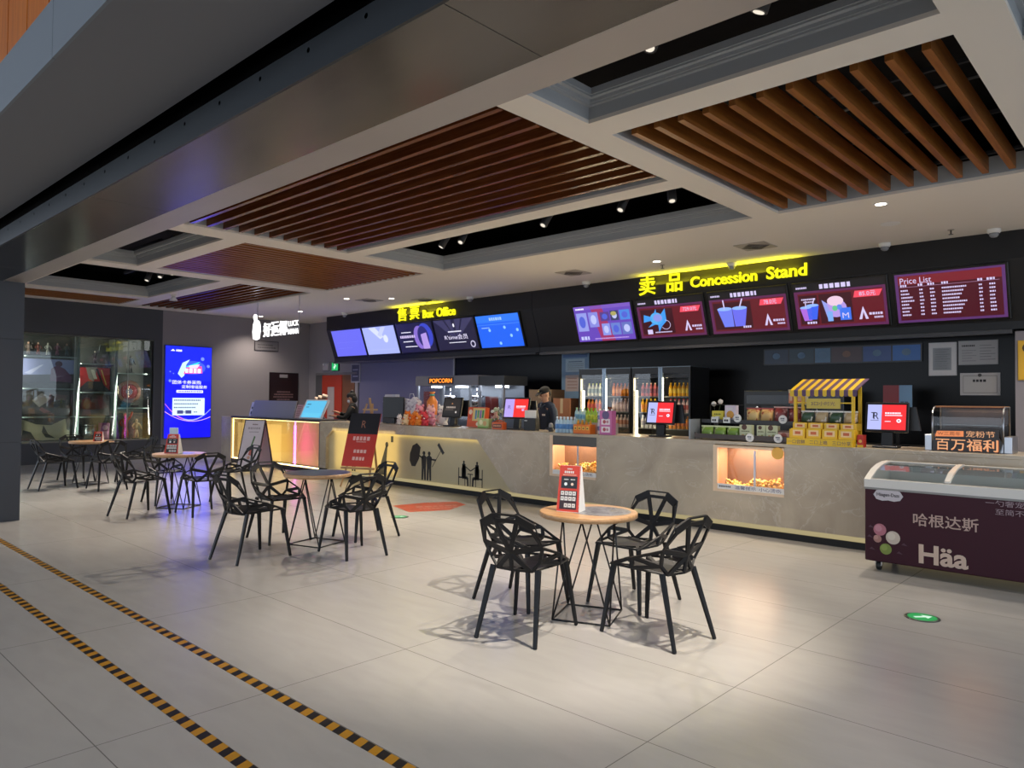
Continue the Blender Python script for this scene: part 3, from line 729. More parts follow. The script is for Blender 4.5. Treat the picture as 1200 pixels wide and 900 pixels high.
# ------------------------------------------------------------------ illuminated signs on the bulkhead
YS = '#f6ee14'; YL = E(YS, 1.25)
def sign(name, label, parts, y=10.72):
    x0 = parts[0][1]; t = thing(name, label, 'sign', (x0, y, 3.5))
    for body, xc, zc, w, h in parts:
        mb = MB(); mb.text(body, (xc-x0, -.012, zc-3.5), X1, Z1, h, YL, w, .03, .022 if body.isascii() else .012)
        mb.build('letters', t)
    return t
sign('box_office_sign', 'yellow glowing Box Office sign with two large Chinese characters', [('售', -13.52, 3.53, .33, .31), ('票', -13.06, 3.53, .33, .31), ('Box', -12.57, 3.48, .37, .19), ('Office', -11.97, 3.485, .62, .2)])
sign('concession_stand_sign', 'yellow glowing Concession Stand sign with two large Chinese characters', [('卖', -6.78, 3.535, .32, .32), ('品', -6.25, 3.535, .29, .3), ('Concession', -5.38, 3.505, 1.14, .18), ('Stand', -4.355, 3.51, .61, .19)])
for x, w in ((-12.9, 1.6), (-5.5, 2.6)):
    l = bpy.data.lights.new('sign_glow', 'AREA'); l.energy = 5*w; l.color = hx('#f4e81a')[:3]; l.shape = 'RECTANGLE'; l.size = w; l.size_y = .1
    o = bpy.data.objects.new('sign_glow', l); COL.objects.link(o); o.location = (x, 10.64, 3.55); o.rotation_euler = (R(165), 0, 0)

# ------------------------------------------------------------------ menu screens
SU = V((0, .26, -.75)).normalized()*-1     # up along the tilted face
def screen(label, x0, x1, zt, draw, glow, zb=2.63):
    """x0..x1 along the face; the face leans back from its top edge"""
    xc = (x0+x1)/2; w = x1-x0; H = (zt-zb)/SU.z
    yt = 10.72+(3.35-zt)*.26/.75
    t = thing('menu_screen', label, 'screen', (xc, yt, zt)); n = X1.cross(SU)
    mb = MB(); mb.obox(-SU*H/2-n*.012+n*.02, X1, SU, n, w, H, .05, mat('#08080a', .3)); mb.build('bezel', t, bevel=.006)
    mb = MB(); P = Pan(mb, -SU*(H-.03)+n*.035-X1*(w/2-.03), X1, SU, .002)
    draw(P, w-.06, H-.06); mb.build('display', t, recalc=False)
    return t
def bgq(P, w, h, m): P.rect(0, 0, w, h, m, 1)
W1 = E('#f2f0ff', 1.2)
def bo1(P, w, h): bgq(P, w, h, E('#6a6cf0', 1.05)); P.rect(w*.1, h*.52, w*.85, h*.54, E('#7476f4', 1.05), 2); P.rect(w*.1, h*.3, w*.6, h*.32, E('#7476f4', 1.05), 2)
def bo2(P, w, h):
    bgq(P, w, h, E('#a9b4f2', 1.05)); P.poly([(w*.2, h*.98), (w*.42, h*.98), (w*.62, h*.62), (w*.5, h*.55)], E('#d4dbfb', 1.1), 2); P.poly([(w*.45, h*.7), (w*.6, h*.98), (w*.75, h*.98), (w*.55, h*.62)], E('#c2caf8', 1.1), 3)
    P.disc(w*.68, h*.55, w*.07, E('#dbe1fd', 1.1), 4, h*.14); P.rect(w*.1, h*.15, w*.9, h*.17, E('#b5bff5', 1.05), 2)
def bo3(P, w, h):
    bgq(P, w, h, E('#1d1a3c', 1)); P.disc(w*.78, h*.55, w*.2, E('#3c48c8', 1), 2, h*.42); P.disc(w*.62, h*.5, w*.16, E('#8a6fd0', 1), 3, h*.40); P.disc(w*.72, h*.52, w*.15, E('#2c2a70', 1), 4, h*.36)
    P.poly([(w*.66, h*.1), (w*.84, h*.1), (w*.82, h*.65), (w*.66, h*.6)], E('#b79ae8', 1), 5)
    P.greek(w*.06, w*.5, h*.55, h*.09, E('#d8c8f4', 1), 3, 3); P.greek(w*.12, w*.4, h*.7, h*.03, W1, 3, 4); P.greek(w*.12, w*.4, h*.38, h*.03, W1, 3, 5); P.greek(w*.15, w*.5, h*.2, h*.03, W1, 3, 6)
def bo4(P, w, h):
    bgq(P, w, h, E('#23203c', 1))
    for a, b in ((.0, .25), (.3, .45), (.55, .7), (.75, 1.)): P.poly([(w*a, h), (w*b, h), (w*.52, h*.3)], E('#3d3a5e', 1), 2)
    P.text("R'time会员", w*.5, h*.42, h*.17, E('#e6e0fb', 1.1), w*.58, 3); P.greek(w*.33, w*.66, h*.6, h*.04, W1, 3, 7); P.greek(w*.3, w*.72, h*.24, h*.025, W1, 3, 8); P.disc(w*.5, h*.8, w*.02, W1, 3, h*.06)
    P.disc(w*.88, h*.16, w*.06, E('#cfcbe8', 1), 3, h*.11); P.disc(w*.88, h*.16, w*.04, E('#23203c', 1), 4, h*.075)
def bo5(P, w, h):
    bgq(P, w, h, E('#1f62ee', 1.1)); P.rect(0, h*.78, w, h, E('#2f78f6', 1.1), 2); P.greek(w*.32, w*.62, h*.88, h*.09, E('#9cc3ff', 1.1), 3, 9); P.greek(w*.1, w*.3, h*.62, h*.03, E('#a8ccff', 1), 3, 10)
    for a, b in ((.28, .54), (.64, .6), (.76, .34), (.48, .12), (.92, .5)): P.disc(w*a, h*b, w*.028, E('#8fc6ff', 1.1), 3, h*.05)
    P.rect(0, h*.70, w, h*.72, E('#4d8dff', 1), 3)
xs = [-16.55, -15.17, -13.82, -12.46, -11.09, -9.78]
labs = ['plain violet-blue screen at the left end of the Box Office row', 'pale blue screen with a faint white drawing, second in the Box Office row', 'dark purple screen with a pink and blue figure, third in the Box Office row',
        'dark screen with pale lettering and converging rays, fourth in the Box Office row', 'bright blue screen with pale dots at the right end of the Box Office row']
for k, (lb, dr) in enumerate(zip(labs, (bo1, bo2, bo3, bo4, bo5))): screen(lb, xs[k]+.012, xs[k+1]-.012, 3.34, dr, None)

FR = E('#6b2a5e', .75); INN = E('#4a0f22', .6); WARMR = E('#701626', .75); LAV = E('#d9cdf6', 1.); BLU = E('#4e7cf0', 1.); CYN = E('#58b4f4', 1.); PNK = E('#ef4a60', 1.1)
def base(P, w, h, title=True):
    bgq(P, w, h, E('#0d0c12', 1)); P.rect(0, 0, w, h*.84, FR, 2); P.rect(w*.04, h*.06, w*.97, h*.79, WARMR, 3)
    if title: P.greek(w*.3, w*.64, h*.92, h*.1, LAV, 2, int(w*1000)); P.greek(w*.03, w*.16, h*.92, h*.04, LAV, 2, 3)
    P.poly([(w*.66, h*.62), (w*.68, h*.76), (w*.97, h*.76), (w*.93, h*.62)], PNK, 5)
    P.poly([(w*.70, h*.14), (w*.75, h*.42), (w*.80, h*.14), (w*.77, h*.14), (w*.75, h*.3), (w*.73, h*.14)], LAV, 5); P.greek(w*.81, w*.95, h*.25, h*.05, LAV, 5, 2); P.greek(w*.86, w*.95, h*.17, h*.04, LAV, 5, 4)
def c1(P, w, h):
    bgq(P, w, h, E('#6a49c0', .95)); P.poly([(w*.3, h), (w*.5, h), (w*.66, 0), (w*.42, 0)], E('#a8376e', .9), 2); P.rect(0, h*.9, w, h, E('#7f5cc8', .95), 2)
    for k, (a, b, c, d, col) in enumerate(((.03, .3, .22, .82, '#9aa2f0'), (.25, .4, .42, .82, '#8d90e8'), (.46, .55, .62, .8, '#5a3f90'), (.64, .55, .78, .82, '#39406a'), (.8, .55, .97, .82, '#4f8ce8'), (.46, .15, .6, .48, '#8f9cf0'), (.62, .15, .78, .48, '#6d86d8'), (.8, .15, .97, .48, '#6a78c8'))):
        P.rect(w*a, h*b, w*c, h*d, E(col, .95), 3); P.disc(w*(a+c)/2, h*(b+d)/2, w*(c-a)*.3, E('#c4ccff' if k % 2 else '#5566dd', .95), 4, h*(d-b)*.32)
    P.disc(w*.70, h*.74, w*.05, E('#b8b06a', .9), 5, h*.06); P.greek(w*.05, w*.2, h*.1, h*.1, E('#c6ccff', 1), 4, 5); P.greek(w*.3, w*.9, h*.07, h*.03, E('#c6a8f0', 1), 4, 6); P.greek(w*.04, w*.2, h*.93, h*.04, W1, 4, 9)
def cup(P, x, y, s, m, lean=0, l=5):
    P.poly([(x-s*.28+lean*s*.3, y), (x+s*.28+lean*s*.3, y), (x+s*.42, y+s), (x-s*.42, y+s)], m, l); P.disc(x, y+s, s*.42, E('#8fb4ff', 1.1), l+1, s*.1); P.line((x, y+s), (x+s*.12-lean*s*.3, y+s*1.5), s*.07, LAV, l+1)
def c2(P, w, h):
    base(P, w, h); P.rect(w*.05, h*.1, w*.55, h*.75, INN, 4)
    P.disc(w*.29, h*.5, w*.1, CYN, 5, h*.16); P.disc(w*.31, h*.52, w*.07, E('#8d97e8', 1), 6, h*.1)
    for p in (((.22, .55), (.10, .62), (.08, .42), (.22, .46)), ((.3, .6), (.30, .76), (.24, .58)), ((.36, .6), (.44, .75), (.44, .42), (.36, .3), (.3, .14), (.3, .42)), ((.22, .4), (.14, .28), (.28, .36))): P.poly([(w*a, h*b) for a, b in p], E('#3f9cf2', 1), 5)
    for k in range(10):
        a0, a1 = R(-150+k*24), R(-150+(k+1)*24); P.line((w*.42+w*.07*math.cos(a0), h*.33+h*.12*math.sin(a0)), (w*.42+w*.07*math.cos(a1), h*.33+h*.12*math.sin(a1)), .008, LAV, 6)
    P.rect(w*.12, h*.1, w*.2, h*.22, LAV, 5); P.greek(w*.24, w*.5, h*.14, h*.03, LAV, 5, 8); P.text('729.0元', w*.81, h*.69, h*.1, LAV, w*.2, 6)
def c3(P, w, h):
    base(P, w, h); P.rect(w*.05, h*.1, w*.55, h*.75, INN, 4); cup(P, w*.2, h*.16, h*.44, E('#6f7df0', 1.05), .5); cup(P, w*.4, h*.16, h*.44, E('#6a6cec', 1.05), -.3)
    P.greek(w*.42, w*.53, h*.14, h*.05, LAV, 6, 3); P.text('78.0元', w*.8, h*.69, h*.11, LAV, w*.16, 6)
def c4(P, w, h):
    base(P, w, h); P.rect(w*.05, h*.1, w*.26, h*.75, INN, 4); P.rect(w*.28, h*.1, w*.64, h*.75, INN, 4)
    cup(P, w*.12, h*.18, h*.3, E('#b06ae0', 1), .3); cup(P, w*.2, h*.2, h*.32, E('#3b62f0', 1), -.2); P.greek(w*.08, w*.24, h*.66, h*.035, LAV, 5, 4); P.greek(w*.1, w*.22, h*.6, h*.03, LAV, 5, 5); P.greek(w*.12, w*.24, h*.13, h*.05, LAV, 5, 6)
    P.disc(w*.46, h*.42, w*.12, E('#b79be8', 1), 5, h*.2); P.disc(w*.46, h*.58, w*.09, E('#f0cfe6', 1), 6, h*.11); P.poly([(w*.31, h*.62), (w*.36, h*.55), (w*.42, h*.2), (w*.36, h*.2)], E('#9aa4ee', 1), 6)
    P.rect(w*.36, h*.14, w*.42, h*.36, E('#7fb0f4', 1), 7); P.rect(w*.5, h*.15, w*.62, h*.42, E('#3f74ec', 1.05), 7); P.text('M', w*.56, h*.25, h*.12, LAV, w*.07, 8); P.disc(w*.45, h*.42, w*.03, E('#68c890', 1), 7, h*.06); P.disc(w*.5, h*.44, w*.03, E('#5d8cf0', 1), 7, h*.06)
    P.text('85.0元', w*.81, h*.69, h*.1, LAV, w*.17, 6)
def c5(P, w, h):
    bgq(P, w, h, E('#6b3a7e', .7)); P.rect(w*.03, h*.05, w*.97, h*.96, E('#5d0f26', .6), 2); P.rect(w*.03, h*.78, w*.97, h*.96, E('#8a2230', .75), 3)
    P.text('Price List', w*.2, h*.86, h*.12, LAV, w*.3, 4); P.rect(w*.04, h*.73, w*.95, h*.737, E('#b48ab0', .9), 4)
    for a0, a1 in ((.05, .11), (.22, .27), (.31, .38), (.44, .5), (.76, .81), (.84, .92)): P.greek(w*a0, w*a1, h*.765, h*.045, LAV, 4, int(a0*99))
    for k in range(8):
        b = h*(.665-k*.072)
        for q, (a0, a1) in enumerate(((.05, .12+.04*(k in (2, 3))+.02*(k % 2)), (.23, .27), (.33, .375), (.44, .66-.02*(k % 4)), (.77, .80), (.86, .91))): P.greek(w*a0, w*a1, b, h*.032, LAV, 4, k*9+q)
cx = [-8.43+1.3825*k for k in range(5)]
clabs = ['violet screen crowded with small pictures at the left end of the concession row', 'screen showing a winged bright blue object, second in the concession row', 'red screen showing two blue drink cups, third in the concession row',
         'red screen showing popcorn bucket and drinks, fourth in the concession row', 'dark red Price List screen at the right end of the concession row']
for k, (lb, dr) in enumerate(zip(clabs, (c1, c2, c3, c4, c5))): screen(lb, cx[k]-.01, cx[k]+1.31, 3.325, dr, None, 2.635)

# ------------------------------------------------------------------ blue advertising screen on the grey wall
t = thing('advertising_screen', 'tall blue advertising screen on the grey wall beside the display cabinet', 'screen', (XL+.002, 7.90, .50))
w, h = 1.16, 2.32
mb = MB(); mb.box(0, -w/2-.02, -.02, .05, w/2+.02, h+.02, mat('#1a2a8a', .3)); mb.build('casing', t, bevel=.004)
mb = MB(); P = Pan(mb, (.051, -w/2, 0), Y1, Z1, .002)
bgq(P, w, h, E('#0a0fe0', 1.5)); P.rect(0, h*.62, w, h, E('#1120e6', 1.5), 2); P.rect(0, 0, w, h*.18, E('#0808f0', 1.6), 2)
WH = E('#f4f6ff', 1.5)
P.poly([(w*.10, h*.945), (w*.15, h*.965), (w*.2, h*.945)], WH, 4); P.greek(w*.22, w*.36, h*.952, h*.02, WH, 4, 1)
P.disc(w*.6, h*.77, w*.27, E('#3a58f4', 1.4), 3, h*.075); P.poly([(w*.26, h*.70), (w*.36, h*.82), (w*.52, h*.86), (w*.44, h*.80), (w*.4, h*.68), (w*.34, h*.655)], E('#bfe6f4', 1.4), 5); P.poly([(w*.42, h*.78), (w*.75, h*.84), (w*.6, h*.76)], E('#3ad0e0', 1.4), 5)
P.poly([(w*.38, h*.70), (w*.8, h*.71), (w*.78, h*.79), (w*.44, h*.77)], E('#f0509c', 1.4), 6); P.text('G?', w*.5, h*.735, h*.04, WH, w*.12, 7) if False else P.greek(w*.42, w*.76, h*.735, h*.045, WH, 7, 3)
P.poly([(w*.5, h*.79), (w*.74, h*.81), (w*.68, h*.765), (w*.52, h*.76)], E('#f7c9ec', 1.4), 7)
P.text('团体卡券采购', w*.46, h*.607, h*.042, WH, w*.62, 4); P.text('定制增值服务', w*.63, h*.558, h*.036, WH, w*.56, 4)
P.rect(w*.24, h*.492, w*.82, h*.52, WH, 4); P.greek(w*.27, w*.8, h*.506, h*.014, E('#3a44d8', 1.2), 5, 4)
P.rect(w*.16, h*.245, w*.86, h*.435, E('#cfe6f2', 1.4), 4)
for k, b in enumerate((.41, .37, .33)): P.greek(w*.19, w*(.78-.06*k), h*b, h*.014, E('#5a6a98', 1), 5, k)
for a in (.26, .44): P.rect(w*a, h*.262, w*(a+.13), h*.3, E('#4a4f8c', 1), 5)
for a in (.39, .62): P.greek(w*a, w*(a+.08), h*.28, h*.012, E('#5a6a98', 1), 5, int(a*9))
for k in range(10):
    f = lambda q: (w*q, h*(.19+.6*(q-.55)**2)); P.line(f(k/10), f((k+1)/10), .03*(.4+.6*math.sin(PI*(k+.5)/10)), E('#c86ae8' if k < 4 else '#9fa6ff', 1.4), 3)
    g = lambda q: (w*q, h*(.178+.3*(q-.6)**2)); P.line(g(k/10), g((k+1)/10), .012, E('#f2b6e8', 1.4), 4)
for a, b, s_ in ((.93, .79, .035), (.1, .62, .03), (.1, .72, .015), (.17, .7, .012), (.8, .87, .04)): P.disc(w*a, h*b, w*s_, E('#6f86ff', 1.4), 3, w*s_)
mb.build('display', t, recalc=False)
l = area((XL+.12, 7.9, 1.6), (-10, 7.2, .6), 12, 1.1, 2.2, '#2a3cff')

# ------------------------------------------------------------------ hanging white sign
t = thing('hanging_sign', 'white glowing hanging sign with a coconut shape and LUCK NANA lettering', 'sign', (-15.15, 8.1, 2.93)); t.scale = (.953, .953, .953); WG = E('#ffffff', 2.2); WL = E('#ffffff', 1.5)
for x, y in ((-.36, 0), (1.52, 0)):
    mb = MB(); mb.tube([(x, y, .1 if x < 0 else .0), (x, y, .808)], .008, mat('#b9b9bd', .4), 6); mb.build('rod', t)
mb = MB(); mb.box(-.45, .02, .10, 1.55, .035, .14, mat('#55555a', .5)); mb.build('rail', t)
mb = MB(); prof = [(-.22, -.05), (-.10, -.08), (.02, -.05), (.06, .12), (.05, .28), (0, .36), (-.09, .41), (-.10, .50), (-.16, .54), (-.22, .50), (-.20, .42), (-.16, .38), (-.22, .30), (-.25, .12)]
mb.prism([(a-.3, -.03, b) for a, b in prof], (0, .05, 0), WG); mb.build('coconut_shape', t, label='glowing white coconut shape')
for b_, a0, a1 in (('好', .02, .34), ('运', .38, .71), ('椰', .75, 1.06)):
    mb = MB(); mb.text(b_, ((a0+a1)/2, -.02, .13), X1, Z1, .33, WL, a1-a0, .04); mb.build('letters', t)
mb = MB(); mb.text('LUCK', (1.33, -.02, .21), X1, Z1, .12, WL, .42, .02); mb.text('NANA', (1.33, -.02, .03), X1, Z1, .12, WL, .44, .02); mb.build('letters', t)

# ------------------------------------------------------------------ things hung on the walls
def framed(name, label, cat, c, r, w, h, fm, pm, draw=None, d=.02, f=.02):
    r = V(r); n = r.cross(Z1); t = thing(name, label, cat, c)
    mb = MB(); mb.obox(n*d/2, r, Z1, n, w, h, d, fm); mb.build('frame', t, bevel=.002)
    mb = MB(); P = Pan(mb, n*(d+.001)-r*(w/2-f)-Z1*(h/2-f), r, Z1); P.rect(0, 0, w-2*f, h-2*f, pm, 1)
    if draw: draw(P, w-2*f, h-2*f)
    mb.build('sheet', t, recalc=False); return t
def lines(col, n=5, a=.12, b=.88, y0=.2, y1=.8, th=.03, seed=1):
    m = mat(col, .5)
    def f(P, w, h):
        for k in range(n): P.greek(w*a, w*(b-.1*(k % 2)), h*(y0+(y1-y0)*k/max(1, n-1)), h*th, m, 2, seed+k)
    return f
framed('notice_board', 'framed grey notice on the grey wall behind the hanging white sign', 'notice', (XL, 10.05, 2.97), Y1, .72, .28, mat('#3a3538', .4), mat('#777478', .5), lines('#4a474a', 2, .1, .9, .3, .6, .16))
def dp(P, w, h):
    P.rect(w*.33, h*.88, w*.62, h*.97, mat('#8d8a8c', .5), 2)
    for k, (a, b) in enumerate(((.25, .72), (.15, .85), (.12, .85), (.25, .72), (.15, .82))): P.greek(w*a, w*b, h*(.48-.07*k), h*.035, mat('#7d6468', .5), 2, k)
framed('dark_poster', 'tall dark maroon poster on the grey wall behind the left end of the counter', 'poster', (XL, 10.6, 1.72), Y1, .9, 1.05, mat('#15090d', .4), mat('#1d0d12', .4), dp)
t = thing('exit_sign', 'green lit running-man exit sign above the red door', 'exit sign', (-17.45, YB, 2.42))
mb = MB(); mb.box(0, -.05, -.12, .32, 0, .12, mat('#1c5c38', .4)); mb.build('housing', t)
mb = MB(); P = Pan(mb, (.01, -.051, -.11), X1, Z1); P.rect(0, 0, .3, .22, E('#27c46e', .9), 1); P.disc(.15, .17, .025, E('#d9ffe8', 1), 2); P.poly([(.08, .09), (.13, .14), (.18, .14), (.17, .08), (.12, .03), (.1, .05)], E('#d9ffe8', 1), 2); P.poly([(.17, .12), (.22, .1), (.22, .13), (.18, .15)], E('#d9ffe8', 1), 2); mb.build('lit_face', t, recalc=False)
t = thing('emergency_lamp_box', 'pale grey wall box just left of the green exit sign', 'wall box', (-17.75, YB, 2.42)); mb = MB(); mb.box(-.14, -.06, -.1, .14, 0, .12, mat('#a6a3a6', .5)); mb.build('box', t, bevel=.008)
mb = MB(); 
for x in (-.07, .07): mb.lathe([(0, -.01), (.03, 0), (.03, .03)], mat('#c9c7c9', .3), (x, -.06, .06), 12, 'y')
mb.build('lamp', t)
framed('notice_plate', 'small dark notice plate in a pale frame to the right of the exit sign', 'notice', (-16.35, YB, 2.22), X1, .42, .52, mat('#8e8e96', .4), mat('#3a3c56', .4), lines('#9a9cb4', 3, .15, .85, .3, .7, .08), f=.04)
def bluep(P, w, h):
    P.rect(0, h*.93, w, h, mat('#4a6a9a', .4), 2); P.rect(w*.12, h*.62, w*.9, h*.9, mat('#a9bfcc', .5), 2); P.rect(w*.12, h*.2, w*.66, h*.55, mat('#b9a9a4', .5), 2)
    P.greek(w*.25, w*.8, h*.84, h*.02, mat('#34506e', .5), 3, 2)
    for k in range(4): P.greek(w*.2, w*.85, h*(.79-.04*k), h*.01, MIDG, 3, k)
    for k in range(4): P.greek(w*.2, w*.6, h*(.48-.07*k), h*.02, mat('#8a6a66', .5), 3, 5+k)
framed('wall_poster', 'pale blue framed poster left of the drinks fridges', 'poster', (-8.88, YB, 2.0), X1, .68, .98, mat('#7f9ab4', .4), mat('#7896b4', .5), bluep, f=.03)
wp = mat('#a9a6a6', .5)
framed('framed_paper', 'framed certificate, tallest and leftmost of three on the black wall', 'certificate', (-2.45, YB, 2.165), X1, .34, .46, mat('#c8c4c4', .4), mat('#cfcbca', .5), lambda P, w, h: (P.rect(w*.12, h*.14, w*.85, h*.86, mat('#97999c', .5), 2), lines('#66696e', 9, .2, .78, .2, .8, .02)(P, w, h)), f=.015)
framed('framed_paper', 'framed landscape paper, upper of the two on the right of the black wall', 'certificate', (-2.03, YB, 2.24), X1, .46, .33, mat('#8a8888', .3), wp, lambda P, w, h: (P.greek(w*.08, w*.42, h*.8, h*.07, BK, 2, 1), lines('#6b6b6e', 6, .55, .95, .2, .8, .03)(P, w, h), lines('#7b7b7e', 5, .08, .45, .15, .6, .03)(P, w, h)), f=.008)
framed('framed_paper', 'framed landscape licence with a dark border, lower right on the black wall', 'certificate', (-2.01, YB, 1.815), X1, .46, .30, mat('#c0bcbc', .3), mat('#b4b0ae', .5), lambda P, w, h: (P.rect(w*.06, h*.08, w*.94, h*.9, mat('#55524f', .5), 2), P.rect(w*.07, h*.1, w*.93, h*.88, mat('#b4b0ae', .5), 3), P.disc(w*.5, h*.92, h*.08, mat('#3c3a3a', .5), 4), P.greek(w*.32, w*.7, h*.66, h*.12, BK, 4, 5), lines('#7b7876', 4, .2, .8, .2, .5, .03)(P, w, h)), f=.008)
framed('yellow_poster', 'yellow poster on the grey wall at the right edge of the picture', 'poster', (-1.22, 10.99, 2.1), X1, .62, .5, mat('#c79a12', .4), mat('#d6a51a', .4), lambda P, w, h: P.disc(w*.16, h*.82, w*.1, mat('#4a3410', .5), 2), f=.01)
# dim picture strip high on the black wall behind the concession counter
t = thing('picture_strip', 'dim row of small blue and red pictures high on the black wall', 'picture strip', (-3.7, YB, 2.27)); mb = MB(); mb.box(-1.3, -.03, -.13, 1.0, 0, .13, mat('#15161a', .3)); mb.build('backing', t)
mb = MB(); P = Pan(mb, (-1.3, -.031, -.13), X1, Z1)
for a, b, c in ((.02, .4, '#1a2a40'), (.42, .8, '#16303e'), (.82, 1.05, '#4a6a86'), (1.07, 1.5, '#3a2024'), (1.52, 1.9, '#20407a'), (1.92, 2.28, '#1c5aa0')): P.rect(a, .02, b, .24, mat(c, .3), 1); P.disc((a+b)/2, .14, .06, mat('#7a5a4a' if c == '#3a2024' else '#54708a', .4), 2, .05)
mb.build('pictures', t, recalc=False)

# ------------------------------------------------------------------ glass display cabinet in the left wall
XC = -18.72
t = thing('display_cabinet', 'wall display cabinet with glass front and twelve compartments', 'display cabinet', (XC, 5.33, .47)); y0, y1, hh = -1.7, 1.72, 2.47
mb = MB(); CBK = mat('#565854', .6)
mb.box(-.55, y0, 0, -.52, y1, hh, CBK); mb.box(-.52, y0, 0, .0, y1, .03, mat('#77776f', .5)); mb.box(-.52, y0, hh-.03, 0, y1, hh, CBK); mb.box(-.52, y0, .03, 0, y0+.03, hh-.03, CBK); mb.box(-.52, y1-.03, .03, 0, y1, hh-.03, BLACKG); mb.build('case', t)
FRM = mat('#7f8a88', .35, metal=.4)
cols = [(-1.0, .07), (.1, .85), (1.0, 1.66)]
for y in (-1.05, .09, .90): mb = MB(); mb.box(-.51, y-.03, .03, -.06, y+.03, hh-.03, mat('#6f7a78', .3)); mb.build('divider', t)
rows = {0: (.58, 1.22, 1.95), 1: (.57, 1.15, 1.82), 2: (.78, 1.62)}
SHG = mat('#8d9a98', .25)
for ci, (a, b) in enumerate(((-1.02, .06), (.12, .87), (.93, 1.68))):
    for z in rows[ci]: mb = MB(); mb.box(-.5, a, z-.012, -.08, b, z+.012, SHG); mb.build('shelf', t)
mb = MB(); mb.box(-.028, y0+.03, .03, -.02, y1-.03, hh-.03, CABGLASS); mb.build('glass_front', t)
mb = MB(); 
for y in (-1.15, .0, 1.15): mb.box(-.03, y-.006, .03, -.015, y+.006, hh-.03, FRM)
mb.build('glass_edge', t)
for a, dy in ((-1.02, .5), (.10, .45), (.90, .45), (1.62, -.5)):
    area((XC-.05, 5.33+a, 1.7), (XC-.5, 5.33+a+dy, 1.65), 6, .04, 2.2, '#fff3e4')  # vertical lamps added to brighten the cabinet contents
def cabp(label, y, z, w, h, base_c, shapes, x=-.30):
    """picture panel standing on a cabinet shelf"""
    mb = MB(); mb.box(-.02, -w/2, 0, 0, w/2, h, mat('#1b1b1d', .4)); P = Pan(mb, (0, -w/2, 0), Y1, Z1); P.rect(.01, .01, w-.01, h-.01, mat(base_c, .35), 1)
    for k, (kind, pts, c) in enumerate(shapes):
        m = mat(c, .35)
        if kind == 'p': P.poly([(w*a, h*b) for a, b in pts], m, 2+k)
        else: P.disc(w*pts[0], h*pts[1], w*pts[2], m, 2+k, h*pts[3])
    o = mb.build('display_picture', loc=(XC+x, 5.33+y, .47+z), recalc=False); return tag(o, label, 'picture')
cabp('wide violet picture with a hooded figure in the cabinet, second from the top at left', -.55, 1.35, 1.25, .56, '#8a8fc0', [('p', ((0, 0), (1, 0), (1, .4), (0, .3)), '#26202c'), ('p', ((.3, .35), (.5, .75), (.46, .75), (.2, .4)), '#b9bce0'), ('d', (.74, .8, .06, .12), '#4a2a4a'), ('p', ((.6, .1), (.62, .6), (.72, .75), (.84, .6), (.95, .3), (.95, .05)), '#5c2a56')])
cabp('grey picture of curved white shapes in the cabinet, third from the top at left', -.48, .64, .95, .54, '#4e4a4c', [('p', ((.2, .6), (.4, .9), (.6, .7), (.5, .5), (.35, .3)), '#a49a98'), ('p', ((.55, .9), (.95, .8), (.9, .6), (.6, .6)), '#6a5256'), ('p', ((.4, .3), (.6, .1), (.45, .05), (.35, .2)), '#8a5a5a')])
cabp('pale picture with dark branch shapes in the cabinet, bottom left', -.48, .04, .98, .5, '#b9a98a', [('p', ((0, 1), (.9, 1), (.6, .7), (.3, .75)), '#2c2c2a'), ('p', ((0, 0), (.3, .05), (.2, .4), (.05, .5)), '#2e2a26'), ('p', ((.45, .7), (.55, .3), (.7, .1), (.5, .15), (.42, .4)), '#3a342c'), ('p', ((.9, 1), (1, 1), (1, .4), (.93, .5)), '#30302e')])
cabp('red picture with dark and gold slashes in the middle of the cabinet', .49, 1.19, .72, .56, '#a82020', [('p', ((.25, 1), (.6, 1), (.5, .4), (.35, .5)), '#8a8478'), ('p', ((.55, .95), (.62, .95), (.82, .2), (.75, .2)), '#241210'), ('p', ((.7, .9), (.74, .9), (.9, .25), (.86, .25)), '#c9a050'), ('p', ((.0, 0), (.3, .4), (.7, .4), (1, 0)), '#2c2c30'), ('p', ((.4, .9), (.5, .9), (.6, .5), (.5, .5)), '#c8c2b0')])
cabp('dark picture with a red and gold bust in the middle of the cabinet', .49, .6, .72, .5, '#2a2022', [('d', (.3, .55, .15, .32), '#6a3028'), ('d', (.3, .55, .1, .24), '#8a6a4a'), ('p', ((.6, .9), (.7, 1), (.95, .4), (.7, .3)), '#4c1c20'), ('p', ((.15, 0), (.45, 0), (.4, .3), (.2, .3)), '#5a2a24')])
